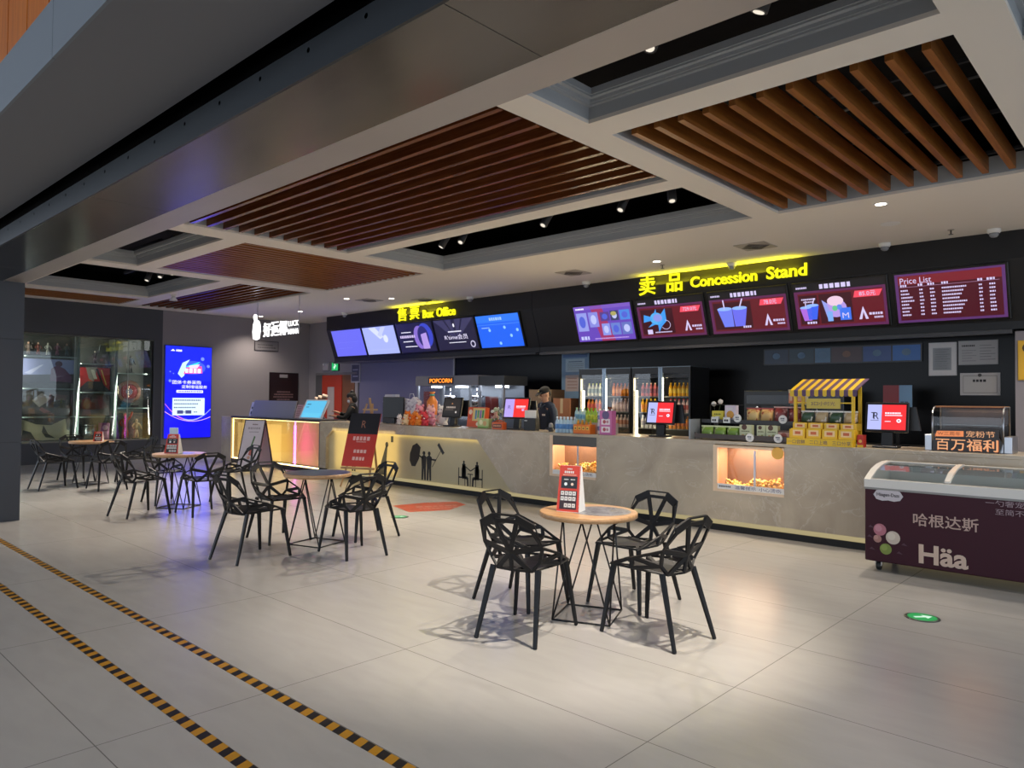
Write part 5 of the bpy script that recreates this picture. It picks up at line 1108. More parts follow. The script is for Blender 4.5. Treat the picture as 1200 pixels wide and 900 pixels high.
# striped yellow stall
t = thing('snack_stall', 'toy-like yellow market stall with a yellow and purple striped awning', 'snack stall', (-2.92, 8.32, CZ)); YS_ = mat('#e0b81c', .45); PU = mat('#54385c', .5)
b = MB(); n_ = 16; w_ = .72
for k in range(n_):
    x0, x1 = -w_/2+w_*k/n_, -w_/2+w_*(k+1)/n_; m = YS_ if k % 2 == 0 else PU
    b.prism([(x0, -.16, .60), (x1, -.16, .60), (x1+.04, .12, .73), (x0+.04, .12, .73)], (0, 0, .008), m)
    pts = [(x0, -.16, .60), (x0, -.16, .56)]+[((x0+x1)/2-(x1-x0)/2*math.cos(PI*q/6), -.16, .555-.018*math.sin(PI*q/6)) for q in range(7)]+[(x1, -.16, .56), (x1, -.16, .60)]
    b.prism(pts, (0, .006, 0), m)
b.build('awning', t)
for x, y in ((-.31, -.12), (.31, -.12), (-.31, .1), (.31, .1)): b = MB(); b.box(x-.015, y-.015, .0, x+.015, y+.015, .62 if y < 0 else .70, YS_); b.build('post', t)
b = MB(); b.box(-.3, -.125, .46, .3, -.115, .475, YS_); b.box(-.18, -.145, .405, .18, -.125, .515, mat('#c9b24a', .45)); P = Pan(b, (-.18, -.145, .405), X1, Z1); P.text('3口小时光', .18, .055, .045, PU, .26, 1); b.build('name_board', t, recalc=False)
b = MB(); b.box(-.35, -.28, 0, .35, -.16, .075, YS_); b.box(-.35, -.2, .075, .35, -.08, .17, YS_); b.box(-.33, -.14, .17, .33, .1, .245, YS_)
P = Pan(b, (-.37, -.28, 0), X1, Z1)
for q, s_ in enumerate(('一口尝鲜', '二口上瘾', '三口分享')): P.text(s_, .13+.24*q, .037, .045, PU, .19, 1)
b.build('stepped_base', t, recalc=False)
def sb(P, w, h): P.rect(w*.15, h*.25, w*.85, h*.85, mat('#f0cf9a', .4)); P.rect(w*.3, h*.4, w*.7, h*.7, mat('#c8602a', .4), 2)
k = 0
for j, (z, y, n_) in enumerate(((.076, -.225, 4), (.171, -.165, 4))):
    for q in range(n_): carton('snack_packet', 'yellow snack packet on the %s step of the stall, %s from the left' % (('lower', 'upper')[j], ('first', 'second', 'third', 'fourth')[q]), 'snack packet', -2.9-.26+.172*q, 8.32+y, CZ+z, .155, .03, (.105, .075)[j], '#e8bc1c', sb)
for q in range(4): bag('snack_bag', 'green and white crisps bag leaning in the stall, %s from the left' % ('first', 'second', 'third', 'fourth')[q], -2.9-.23+.155*q, 8.32-.03, CZ+.246, .15, .12, ('#3f5a44', '#c8b088')[q % 2], '#e8e4dc')
carton('red_box', 'small red box at the right foot of the yellow stall', 'box', -2.525, 8.2, CZ, .06, .1, .13, '#b8281c', lambda P, w, h: (P.disc(w*.5, h*.5, w*.3, mat('#d8b05a', .4)), P.rect(0, 0, w, h*.2, YS_)))

# curved glass warming case
t = thing('warming_case', 'curved glass warming case with an orange lettered board, on the counter above the freezer', 'warming case', (-1.57, 8.42, CZ)); b = MB(); b.box(-.30, -.16, 0, .30, .2, .09, ALU); b.box(-.37, -.16, 0, -.305, .18, .16, ALU); b.box(.305, -.16, 0, .37, .18, .16, ALU); b.build('base', t, bevel=.004)
arc = [(-.15, .09), (-.16, .25)]+[(-.06-.1*math.cos(R(a)), .34+.1*math.sin(R(a))) for a in (0, 30, 60, 90)]+[(.18, .44)]
b = MB()
for x in (-.3, .3): b.tube([(x, y, z) for y, z in arc]+[(x, .19, .1)], .008, ALU, 6)
b.box(-.3, -.04, .435, .3, .19, .45, mat('#b9793a', .35)); b.build('frame', t)
b = MB(); 
for (ya, za), (yb, zb_) in zip(arc, arc[1:]): b.poly([(-.295, ya, za), (.295, ya, za), (.295, yb, zb_), (-.295, yb, zb_)], GLASS)
b.build('curved_glass', t, recalc=False)
b = MB(); b.box(-.29, -.1, .26, .29, .17, .266, glass_mat('shelf_glass', '#dfe8e4', 1.5)); b.box(-.29, .185, .1, .29, .19, .43, mat('#1c1c1e', .3)); b.build('glass_shelf', t)
l = bpy.data.lights.new('case_lamp', 'AREA'); l.energy = 1.5; l.shape = 'RECTANGLE'; l.size = .5; l.size_y = .05; l.color = hx('#ffb070')[:3]; o = bpy.data.objects.new('case_lamp', l); COL.objects.link(o); o.location = (-1.57, 8.45, CZ+.42)
b = MB(); sg = [(-.29, .0), (-.29, .10), (-.26, .14), (-.28, .19), (-.2, .225), (.27, .225), (.27, .15), (.30, .1), (.27, .0)]
b.prism([(x, -.20, z) for x, z in sg], (0, .015, 0), mat('#1d1412', .4)); P = Pan(b, (0, -.20, 0), X1, Z1)
OR_ = E('#f7b27c', .9); OR2 = E('#f08a4a', .9)
P.poly([(-.27, .145), (-.25, .2), (-.02, .205), (-.02, .15)], OR2, 1); P.text('W三周年', -.145, .177, .036, mat('#4a1a10', .5), .2, 2); P.text('宠粉节', .12, .178, .062, OR_, .24, 2); P.text('百万福利', .0, .072, .112, OR_, .52, 2); P.text('百万福利', .003, .069, .116, OR2, .53, 1)
b.build('lettered_board', t, recalc=False, label='dark board with orange Chinese lettering')

# ------------------------------------------------------------------ ice cream freezer
t = thing('ice_cream_freezer', 'dark maroon ice cream chest freezer with white rim and sliding glass lids', 'freezer', (-1.4, 7.55, 0)); w0, w1 = -.79, .85
b = MB(); b.box(w0, -.35, .09, w1, .32, .765, MAROON); b.build('body', t, bevel=.008)
b = MB(); WR = mat('#d8d4cc', .35)
prof = [(-.355, .765), (-.36, .83), (-.34, .845), (-.28, .85)]
b.box(w0+.05, -.354, .766, w1-.05, -.29, .845, WR); b.box(w0+.05, .26, .765, w1-.05, .33, .974, WR)
ar = [(-.355, .765), (-.355, .84), (-.28, .875), (-.15, .925), (.02, .96), (.18, .975), (.33, .975), (.33, .765)]
for x in (w0-.005, w1-.05): b.prism([(x, y, z) for y, z in ar], (.055, 0, 0), WR)
top = [(-.30, .85), (-.15, .915), (.02, .95), (.18, .965), (.27, .965)]
for (ya, za), (yb, zb_) in zip(top, top[1:]): b.prism([(-.15, ya, za), (-.15, yb, zb_), (-.15, yb, zb_+.018), (-.15, ya, za+.018)], (.045, 0, 0), WR)
b.build('rim', t, label='white plastic rim')
b = MB(); b.box(w0+.05, -.29, .3, w1-.05, -.28, .765, WR); b.box(w0+.05, -.28, .3, w1-.05, .26, .31, WR); b.box(w0+.05, .25, .3, w1-.05, .26, .9, WR); b.build('liner', t)
for a, c, q in ((w0+.05, -.15, 0.), (-.105, w1-.05, .006)):
    b = MB()
    for (ya, za), (yb, zb_) in zip(top, top[1:]): b.poly([(a, ya, za+q), (c, ya, za+q), (c, yb, zb_+q), (a, yb, zb_+q)], THING_G)
    b.build('glass_lid', t, recalc=False)
b = MB(); b.box(w0-.003, -.358, .75, w1+.003, -.35, .768, mat('#8a8884', .4)); b.build('seal_strip', t)
for x in (w0+.1, w1-.14):
    for y in (-.27, .24):
        b = MB(); b.lathe([(0, -.018), (.04, -.018), (.045, -.01), (.045, .01), (.04, .018), (0, .018)], mat('#161616', .5), (x, y, .045), 18, 'x'); b.lathe([(0, -.02), (.018, -.02), (.018, .02), (0, .02)], CHROME, (x, y, .045), 12, 'x'); b.box(x-.03, y-.02, .05, x-.022, y+.03, .09, CHROME); b.box(x+.022, y-.02, .05, x+.03, y+.03, .09, CHROME); b.build('caster', t)
fx, fy = -1.4, 7.55
b = MB(); P = Pan(b, (0, -.352, 0), X1, Z1); PK = mat('#b89a8e', .45); CRM = mat('#d8c0b0', .4)
lg = (-1.99-fx, .705); 
P.poly([(lg[0]+q_, lg[1]+r_) for q_, r_ in ((-.125, 0), (-.10, .04), (-.05, .052), (0, .045), (.05, .052), (.10, .04), (.125, 0), (.10, -.04), (.05, -.052), (0, -.045), (-.05, -.052), (-.10, -.04))], mat('#c4bcc0', .4), 1)
P.text('Häagen-Dazs', lg[0], lg[1], .04, mat('#1c1216', .4), .19, 3, 0, .015); b.build('emblem', t, recalc=False, label='white emblem'); b = MB(); P = Pan(b, (0, -.352, 0), X1, Z1)
P.text('哈根达斯', -1.535-fx, .515, .115, PK, .50, 1, 0, .012); b.build('lettering', t, recalc=False); b = MB(); P = Pan(b, (0, -.352, 0), X1, Z1)
P.text('Häa', -1.55-fx, .215, .17, mat('#cfb4a0', .4), .38, 1, 0, .03); b.build('lettering', t, recalc=False); b = MB(); P = Pan(b, (0, -.352, 0), X1, Z1)
P.text('一勺奢宠', -1.10-fx, .72, .05, mat('#9a848a', .4), .27, 1); P.text('至简不凡', -1.03-fx, .65, .05, mat('#9a848a', .4), .27, 1); b.build('lettering', t, recalc=False); b = MB(); P = Pan(b, (0, -.352, 0), X1, Z1)
for x, z, r_, c_ in ((-2.06, .385, .055, '#b06a78'), (-1.95, .325, .06, '#c8b8a8'), (-2.08, .30, .035, '#a87a70'), (-2.01, .215, .05, '#7a8a3a')):
    P.disc(x-fx, z, r_, mat(c_, .5), 1); P.disc(x-fx-.012, z+.012, r_*.55, mat({'#b06a78': '#c08490', '#c8b8a8': '#d4c8b8', '#a87a70': '#b88a80', '#7a8a3a': '#8a9a48'}[c_], .5), 2)
for x, z in ((-2.14, .40), (-2.15, .31), (-1.86, .27), (-1.9, .19), (-2.13, .2)): P.poly([(x-fx-.02, z), (x-fx, z+.02), (x-fx+.03, z-.005)], mat('#4a2a3a', .5), 1)
b.build('scoop_picture', t, recalc=False, label='printed ice cream scoops')
rn = random.Random(3)
for k in range(18): b = MB(); x = rn.uniform(w0+.12, w1-.15); y = rn.uniform(-.2, .18); o = None; tag(MB().lathe([(.04, 0), (.05, .09), (0, .09)], mat(rn.choice(('#8a3a48', '#d8ccc0', '#6a2a3a', '#c8a060')), .4), n=12).build('ice_cream_tub', loc=(fx+w0+.12+.17*(k % 9), fy-.14+.2*(k//9), .311)), 'small ice cream tub inside the chest freezer', 'ice cream tub', 'tubs in the chest freezer')

# ------------------------------------------------------------------ drinks fridges
def make_fridge(label, x):
    t = thing('drinks_fridge', label, 'fridge', (x, 10.36, 0)); w = .555; H = 2.10; BKM = mat('#0f0f11', .35)
    b = MB(); b.box(-w, .05, 0, w, .62, .14, BKM); b.box(-w, .05, 1.93, w, .62, H, BKM); b.box(-w, .05, .14, -w+.03, .62, 1.93, BKM); b.box(w-.03, .05, .14, w, .62, 1.93, BKM); b.box(-w, .59, .14, w, .62, 1.93, mat('#1a1c1e', .4)); b.build('cabinet', t)
    for z in (.45, .84, 1.09, 1.355, 1.625): b = MB(); b.box(-w+.035, .08, z-.014, w-.035, .585, z, mat('#6a6c6a', .4)); b.build('shelf', t)
    for sx in (-1, 1):
        b = MB(); c = sx*w/2; f = .035; a0, a1 = c-w/2+.004, c+w/2-.004; FM = mat('#7d8c9a', .25, metal=.7)
        b.box(a0, 0, .12, a0+f, .04, H-.0, FM if sx > 0 else BKM); b.box(a1-f, 0, .12, a1, .04, H, BKM if sx > 0 else FM); b.box(a0+f, 0, .12, a1-f, .04, .2, BKM); b.box(a0+f, 0, H-.1, a1-f, .04, H, BKM)
        o = b.build('door', t); b = MB(); b.box(a0+f, .018, .2, a1-f, .02, H-.1, GLASS); b.build('door_glass', o)
        b = MB(); b.box(c-sx*(w/2-.05)-.01, -.03, .9, c-sx*(w/2-.05)+.01, 0, 1.3, BKM); b.build('door_handle', o)
    b = MB(); b.box(-w+.045, .06, .25, -w+.08, .075, 1.72, E('#fff0bf', 6)); b.build('lamp_strip', t, label='bright vertical lamp strip')
    b = MB(); b.box(-w, -.002, H, w, .62, H+.012, mat('#5f6a74', .3, metal=.6)); b.build('top_trim', t)
    return t
f1 = make_fridge('black two-door drinks fridge next to the pale blue poster', -7.44); f2 = dup(f1, (-6.31, 10.36, 0), 0, 'black two-door drinks fridge behind the payment terminal, the right one of two')
for x in (-7.44, -6.31):
    for sx, q in ((-1, 3.2), (1, 3.2)):
        l = bpy.data.lights.new('fridge_lamp', 'AREA'); l.energy = q*4; l.shape = 'RECTANGLE'; l.size = .1; l.size_y = 1.5; l.color = hx('#ffe9b8')[:3]; o = bpy.data.objects.new('fridge_lamp', l); COL.objects.link(o); o.location = (x+(-.47 if sx < 0 else .1), 10.425, 1.2); o.rotation_euler = (PI/2, 0, R(0)+PI+(R(-35)))
KINDS = {(0, 0): ('#dcdccb', '#c8d46a', '#8a9a9a', 'pale'), (0, 1): ('#c8742a', '#3a2a2a', '#b84a3a', 'amber'), (0, 2): ('#c89a9a', '#e8e8e8', '#b85a5a', 'pinkish'),
         (1, 0): ('#d8781c', '#d85a1c', '#e8902a', 'orange'), (1, 1): ('#b8a098', '#d8d0c8', '#c8b0a8', 'beige'), (1, 2): ('#c8b0a0', '#e0d0c0', '#a86a4a', 'tan'),
         (2, 0): ('#c86a6a', '#e8c0a0', '#7a3a48', 'rose'), (2, 1): ('#d8a02a', '#e8c83a', '#c8781c', 'golden'), (2, 2): ('#d8d8d8', '#e8e8e8', '#9a9aa8', 'white'),
         (3, 0): ('#e0a01c', '#f0c02a', '#d8b02a', 'yellow'), (3, 1): ('#d8b8a8', '#c83a3a', '#a84a3a', 'cream'), (3, 2): ('#d8862a', '#e8902a', '#c86a1c', 'deep orange')}
for d in range(4):
    xc = (-7.44-.2775, -7.44+.2775, -6.31-.2775, -6.31+.2775)[d]+(.02 if d % 2 == 0 else 0)
    for s_ in range(3):
        z = (1.625, 1.355, 1.09)[s_]; li, ca, la, nm = KINDS[(d, s_)]; pr = None
        for q in range(5):
            lb = '%s drink bottle on the %s visible shelf behind the %s fridge door' % (nm, ('top', 'second', 'third')[s_], ('first', 'second', 'third', 'fourth')[d])
            loc = (xc-.16+.078*q, 10.50, z+.0005)
            if pr is None: pr = bottle1('fridge_bottle', loc, (.225, .23, .215)[s_], .033, li, ca, la, lb, '%s bottles in a drinks fridge' % nm)
            else: o = pr.copy(); COL.objects.link(o); o.location = loc

# ------------------------------------------------------------------ popcorn machine and back counters
t = thing('popcorn_machine', 'stainless popcorn machine with an orange lit dot-matrix sign on its canopy', 'popcorn machine', (-10.7, 10.2, 0)); SS = mat('#8d8f94', .3, metal=.7)
b = MB(); b.box(-1.25, -.3, 0, 1.25, .35, .95, mat('#3c3d40', .4, metal=.5)); b.build('base_cabinet', t)
b = MB(); b.box(-1.28, -.34, 1.82, .62, .35, 2.02, mat('#6c6a6e', .4, metal=.4)); b.box(.62, -.32, 1.82, 1.3, .35, 2.0, mat('#232426', .4)); b.build('canopy', t)
b = MB()
for x in (-1.25, -.45, .35, .62, 1.25): b = MB(); b.box(x-.025, -.3, .95, x+.025, -.26, 1.82, SS); b.build('post', t)
b = MB(); b.box(-1.25, .31, .95, 1.25, .33, 1.82, mat('#5a6068', .35, metal=.3)); b.build('rear_panel', t)
b = MB(); b.box(-1.2, -.285, 1.0, .34, -.28, 1.8, GLASS); b.box(.64, -.285, 1.0, 1.22, -.28, 1.8, GLASS); b.build('glass_front', t)
for x in (-.95, -.2, .95): b = MB(); b.box(x-.09, -.1, 1.78, x+.09, .1, 1.815, E('#eaf2ff', 9)); b.build('lamp', t, label='white lamp under the canopy')
for x in (-.6, .2):
    b = MB(); b.lathe([(.0, 1.35), (.12, 1.35), (.17, 1.45), (.17, 1.6), (.15, 1.62), (0, 1.62)], CHROME, (x, .05, 0), 20); b.tube([(x, .05, 1.62), (x, .05, 1.82)], .015, CHROME, 8); b.build('kettle', t)
b = MB(); P = Pan(b, (0, -.341, 0), X1, Z1); P.rect(-.86, 1.85, -.08, 1.99, mat('#2a0c08', .4), 1); P.text('POPCORN', -.47, 1.92, .085, E('#ff8a1c', 2.4), .68, 2, .004); b.build('dot_matrix_sign', t, recalc=False, label='orange lit lettering')
b = MB(); b.box(-1.1, -.26, 1.15, -.85, -.255, 1.7, mat('#7a2028', .4)); b.box(.75, -.26, 1.15, 1.1, -.255, 1.6, mat('#8a2420', .4)); b.build('red_notice', t, label='red notices behind the glass')
l = bpy.data.lights.new('machine_lamp', 'AREA'); l.energy = 12; l.shape = 'RECTANGLE'; l.size = 2.2; l.size_y = .3; l.color = hx('#e6efff')[:3]; o = bpy.data.objects.new('machine_lamp', l); COL.objects.link(o); o.location = (-10.7, 10.2, 1.77)
t = thing('back_counter', 'low dark back counter holding brown cartons behind the cashier in a cap', 'counter', (-8.75, 10.7, 0)); b = MB(); b.box(-.58, -.3, 0, .55, .3, .93, mat('#1c1c1e', .4)); b.build('carcass', t); b = MB(); b.box(-.6, -.32, .93, .57, .32, .96, mat('#2c2c2e', .3)); b.build('worktop', t)
for q, (x, z, w_, h_, c_) in enumerate(((-9.0, .961, .6, .42, '#7a5236'), (-8.95, 1.382, .55, .36, '#6f5a44'), (-8.42, .961, .4, .62, '#8a5a3c'))):
    t = thing('cardboard_box', 'brown cardboard carton behind the cashier in a cap, ' + ('lower one of the stack', 'upper one of the stack', 'tall one on the right')[q], 'carton', (x, 10.6, z)); b = MB(); b.box(-w_/2, -.2, 0, w_/2, .2, h_, mat(c_, .7)); b.build('carton', t); b = MB(); b.box(-.03, -.203, h_*.55, .03, -.2, h_, mat('#b09a74', .4)); b.build('tape_strip', t)
t = thing('rear_worktop', 'dark rear worktop along the black wall behind the concession counter', 'counter', (-3.7, 10.95, 0)); b = MB(); b.box(-1.9, -.3, 0, 1.9, .3, .93, mat('#121214', .4)); b.build('carcass', t); b = MB(); b.box(-1.92, -.32, .93, 1.92, .32, .97, mat('#3a3836', .3)); b.build('worktop', t)
t = thing('coffee_machine', 'dark drinks machine in the gloom behind the snack rack', 'drinks machine', (-4.3, 10.95, .971)); b = MB(); b.box(-.75, -.2, 0, .75, .25, .75, mat('#101114', .35)); b.build('housing', t, bevel=.01); b = MB(); b.box(-.7, -.205, .55, .7, -.2, .68, mat('#1b1d22', .25)); b.build('front_panel', t)
for x in (-.5, -.2, .1, .4): b = MB(); b.tube([(x, -.2, .5), (x, -.27, .5), (x, -.27, .44)], .015, CHROME, 8); b.build('tap', t)
t = thing('promo_sign', 'small red and blue sign on the rear worktop behind the right-hand terminal', 'sign', (-2.85, 10.75, .971)); b = MB(); b.box(-.02, 0, 0, .02, .03, .5, BLACK); b.box(-.12, -.06, 0, .12, .1, .012, BLACK); b.build('stand', t); b = MB(); b.box(-.18, -.01, .5, .18, .01, .82, mat('#1b1b1d', .4)); P = Pan(b, (-.18, -.01, .5), X1, Z1); P.rect(.0, .0, .2, .32, mat('#6a1c22', .4)); P.rect(.2, 0, .36, .32, mat('#5a7a9a', .4)); P.greek(.22, .33, .08, .04, mat('#2c3a50', .4), 2, 2); P.greek(.03, .14, .07, .03, mat('#b09a9a', .4), 2, 3); b.build('board', t, recalc=False)
t = thing('flower_vase', 'two small white blooms in a vase behind the left end of the snack rack', 'vase', (-4.42, 8.62, CZ)); b = MB(); b.lathe([(.035, 0), (.045, .08), (.025, .18), (.03, .2)], mat('#26262a', .3), n=14); b.build('vase', t)
for dx, z in ((-.03, .42), (.06, .45)): b = MB(); b.tube([(0, 0, .18), (dx, 0, z)], .004, mat('#3a4a2a', .5), 5); b.blob((dx, 0, z+.02), .032, mat('#d8d4d0', .6), 2, .12); b.build('bloom', t)

# ------------------------------------------------------------------ standing boards
t = thing('folding_sign', 'white folding A-board sign standing before the glowing yellow counter', 'sign board', (-14.35, 7.5, 0), .48); hB, wB, dB = 1.06, .48, .34; u = V((0, dB, hB)).normalized(); BKF = mat('#2c2426', .4)
def aboard(y0, s_, name, draw):
    b = MB(); u = V((0, -s_*dB*.9, hB)).normalized(); n = X1.cross(u) if s_ < 0 else -X1.cross(u); L = math.hypot(dB*.9, hB)-.06; o = V((0, y0, 0))+u*.06
    rr = X1 if s_ < 0 else -X1
    b.obox(o+u*L/2, X1, u, n, wB, L, .02, mat('#c4b2b8', .5)); b.obox(o+u*L, X1, u, n, wB+.01, .02, .024, BKF); b.obox(o+u*L/2+X1*wB/2, X1, u, n, .02, L, .024, BKF); b.obox(o+u*L/2-X1*wB/2, X1, u, n, .02, L, .024, BKF); P = Pan(b, o+n*.011-rr*(wB/2-.015)+u*.015, rr, u); P.rect(0, 0, wB-.03, L-.03, mat('#ddd0d4', .5)); 
    if draw: draw(P, wB-.03, L-.03)
    b.build(name, t, recalc=False)
    for sx in (-1, 1): b = MB(); b.bar(V((sx*(wB/2-.015), y0, 0)), V((sx*(wB/2-.015), y0-s_*dB*.9*.3, hB*.3)), .025, .02, BKF); b.build('leg', t)
def fsd(P, w, h):
    P.greek(w*.4, w*.7, h*.92, h*.025, mat('#7a5a5a', .5), 2, 1); P.greek(w*.2, w*.85, h*.84, h*.045, mat('#b0a0a4', .5), 2, 2); P.greek(w*.3, w*.8, h*.76, h*.02, mat('#a89a9c', .5), 2, 3)
    P.poly([(w*.5, h*.45), (w*.6, h*.68), (w*.68, h*.66), (w*.58, h*.45)], mat('#5a7a4a', .5), 2); P.poly([(w*.46, h*.28), (w*.52, h*.46), (w*.64, h*.44), (w*.6, h*.26)], mat('#c86a5a', .5), 2); P.disc(w*.5, h*.22, w*.08, mat('#d8a48a', .5), 2)
aboard(-dB*.9, -1, 'front_board', fsd); aboard(dB*.9, 1, 'rear_board', None)
t = thing('easel_sign', 'tilted black and red notice board on a wooden easel before the cream panel', 'sign board', (-10.62, 7.62, 0), .35); EW = mat('#b08a5c', .5); u = V((0, .30, .95)).normalized(); n = X1.cross(u)
b = MB(); o = V((0, -.265, .36)); b.obox(o+u*.48, X1, u, n, .62, .96, .012, mat('#c23a2c', .45)); P = Pan(b, o+n*.007-X1*.31, X1, u); P.rect(0, 0, .62, .58, mat('#c63428', .45)); P.rect(0, .58, .62, .96, mat('#17151c', .4)); P.text('R', .31, .76, .13, mat('#a8705a', .5), .09, 2); P.greek(.14, .5, .50, .07, mat('#e8b8b0', .5), 2, 3); P.greek(.22, .42, .44, .02, mat('#e0a8a0', .5), 2, 4); P.greek(.2, .46, .27, .06, mat('#e8b8b0', .5), 2, 5); P.greek(.2, .46, .14, .06, mat('#e8b8b0', .5), 2, 6); b.build('board', t, recalc=False)
for sx in (-1, 1): b = MB(); b.bar((sx*.3, -.3, 0), (sx*.06, .12, 1.45), .035, .02, EW); b.build('leg', t)
b = MB(); b.bar((0, .42, 0), (0, .12, 1.55), .035, .02, EW); b.build('rear_leg', t)
b = MB(); b.box(-.33, -.26, .31, .33, -.19, .345, EW); b.box(-.08, .02, 1.33, .22, .05, 1.36, EW); b.build('ledge', t)

# ------------------------------------------------------------------ floor marks
def decal(name, label, cat, pts, m, extra=None, z=.0015, kids=()):
    t = thing(name, label, cat, (pts[0][0], pts[0][1], 0)); b = MB(); b.prism([(x-pts[0][0], y-pts[0][1], 0) for x, y in pts], (0, 0, z), m); b.build('film', t); return t
t = decal('floor_sticker', 'worn red floor sticker in front of the cream counter panel', 'floor sticker', [(-8.38, 6.5), (-7.76, 6.3), (-7.52, 6.82), (-7.74, 7.35), (-8.06, 7.45), (-8.3, 7.0)], noise_mat('worn_red', [(.35, '#a8503a'), (.5, '#c0452e'), (.7, '#b86a58')], nscale=5, rough=.4))
b = MB(); P = Pan(b, (-7.9+8.38, 6.7-6.5, .0016), (.45, .9, 0), (-.9, .45, 0)); P.greek(-.1, .5, .1, .1, mat('#c88878', .5), 1, 2); P.greek(-.1, .45, -.08, .06, mat('#c88878', .5), 1, 3); b.build('lettering', t, recalc=False)
for q, (x, y, l_) in enumerate(((-7.52, 5.95, 'near the worn red floor sticker'), (-1.40, 5.88, 'on the open floor before the freezer'))):
    t = thing('floor_exit_marker', 'round green glowing exit marker set in the floor ' + l_, 'exit marker', (x, y, 0), R(45)); b = MB(); b.lathe([(.115, 0), (.115, .004), (.10, .006), (0, .006)], mat('#5a5f5a', .3, metal=.6), n=32); b.build('rim', t, label='metal rim')
    b = MB(); b.lathe([(0, .0065), (.095, .0065), (.095, .0075), (0, .0075)], E('#17b45a', .7), n=32); P = Pan(b, (0, 0, .0078), X1, Y1, .0006); wv = E('#dfffe8', .9); P.rect(-.06, -.015, .02, .015, wv); P.poly([(.015, -.045), (.075, 0), (.015, .045)], wv); b.build('lit_face', t, recalc=False)

# ------------------------------------------------------------------ ceiling fittings
for q, (x, y, l_) in enumerate(((-7.54, 9.6, 'left of the Concession Stand sign'), (-4.32, 9.55, 'above the English words of the Concession Stand sign'), (-12.1, 10.2, 'in front of the Box Office sign'), (-13.1, 9.45, 'near the left end of the Box Office screens'))):
    t = thing('air_vent', 'square ceiling air vent '+l_, 'air vent', (x, y, ZC+.002)); b = MB(); b.box(-.22, -.22, -.012, .22, .22, 0, mat('#b0a898', .5)); b.build('frame', t); b = MB()
    for k, r_ in enumerate((.17, .12, .07)): b.lathe([(r_*1.2, -.014-.006*k), (r_*1.2-.03, -.022-.006*k), (r_*1.2-.035, -.014-.006*k)], mat('#6f685e', .5), n=4)
    b.build('louvres', t)
for q, (x, y, l_) in enumerate(((-2.94, 10.5, 'above the Price List screen'), (-1.7, 10.5, 'in the right-hand corner above the bulkhead'), (-5.13, 10.5, 'above the words Concession Stand'), (-7.95, 10.5, 'above the violet menu screen'), (-11.0, 10.5, 'right of the Box Office sign'), (-15.6, 10.5, 'at the left end of the Box Office bulkhead'))):
    t = thing('dome_camera', 'small white dome camera '+l_, 'camera', (x, y, ZC+.002)); b = MB(); b.lathe([(.075, 0), (.075, -.04), (.06, -.055)], WHITE, n=20); b.build('housing', t); b = MB(); b.lathe([(.055, -.05), (.05, -.085), (.03, -.105), (0, -.11)], mat('#8a8c90', .15), n=18); b.build('dome', t)
for q, (x, y, l_) in enumerate(((-2.1, 10.2, 'left of the corner dome camera'), (-6.03, 9.95, 'beside the bright downlight'), (-12.4, 10.5, 'over the Box Office lettering'))):
    t = thing('sprinkler', 'small dark ceiling sprinkler head '+l_, 'sprinkler', (x, y, ZC+.002)); b = MB(); b.lathe([(.04, 0), (.035, -.01), (0, -.01)], mat('#b0a898', .4), n=16); b.build('escutcheon', t); b = MB(); b.tube([(0, 0, -.01), (0, 0, -.06)], .009, mat('#55504a', .4), 8); b.lathe([(0, -.06), (.028, -.06), (.028, -.064), (0, -.064)], mat('#55504a', .4), n=12); b.build('deflector', t)
t = thing('ceiling_speaker', 'flat round ceiling speaker right of the downlight', 'speaker', (-2.57, 9.4, ZC+.002)); b = MB(); b.lathe([(.11, 0), (.105, -.008), (.095, -.008)], WHITE, n=28); b.build('rim', t); b = MB(); b.lathe([(.095, -.006), (0, -.006)], mat('#b8b0a6', .7), n=28); b.build('grille', t)
t = thing('bell_lamp', 'small white bell-shaped fitting under the ceiling beside the narrow slatted panel', 'lamp', (-15.7, 6.3, ZC)); b = MB(); b.lathe([(.06, 0), (.06, -.03)], WHITE, n=16); b.build('mount', t); b = MB(); b.lathe([(.03, -.03), (.085, -.12), (.08, -.12), (.02, -.04)], mat('#d8d8da', .4), n=18); b.build('shade', t)

# ------------------------------------------------------------------ people
def skinmesh(verts, edges, radii, sub=1):
    me = bpy.data.meshes.new('tmp'); me.from_pydata([tuple(v) for v in verts], edges, [])
    o = bpy.data.objects.new('tmp', me); COL.objects.link(o); m = o.modifiers.new('s', 'SKIN'); m.use_smooth_shade = True
    for i, r_ in enumerate(radii):
        sv = me.skin_vertices[0].data[i]; sv.radius = r_ if isinstance(r_, tuple) else (r_, r_); sv.use_root = (i == 0)
    s_ = o.modifiers.new('b', 'SUBSURF'); s_.levels = sub; s_.render_levels = sub
    dg = bpy.context.evaluated_depsgraph_get(); res = bpy.data.meshes.new_from_object(o.evaluated_get(dg)); bpy.data.objects.remove(o); return res
def remesh(name, meshes, mats, vox, parent, label=None, paint=None):
    bm = bmesh.new()
    for m in meshes: bm.from_mesh(m)
    me = bpy.data.meshes.new('tmp'); bm.to_mesh(me); bm.free()
    o = bpy.data.objects.new('tmp', me); COL.objects.link(o); r_ = o.modifiers.new('r', 'REMESH'); r_.mode = 'VOXEL'; r_.voxel_size = vox; r_.use_smooth_shade = True
    dg = bpy.context.evaluated_depsgraph_get(); res = bpy.data.meshes.new_from_object(o.evaluated_get(dg)); bpy.data.objects.remove(o)
    res.name = name; res.materials.clear()
    for m in mats: res.materials.append(m)
    for p in res.polygons: p.material_index = paint(p.center) if paint else 0; p.use_smooth = True
    ob = bpy.data.objects.new(name, res); COL.objects.link(ob); ob.parent = parent
    if label: ob['label'] = label
    return ob
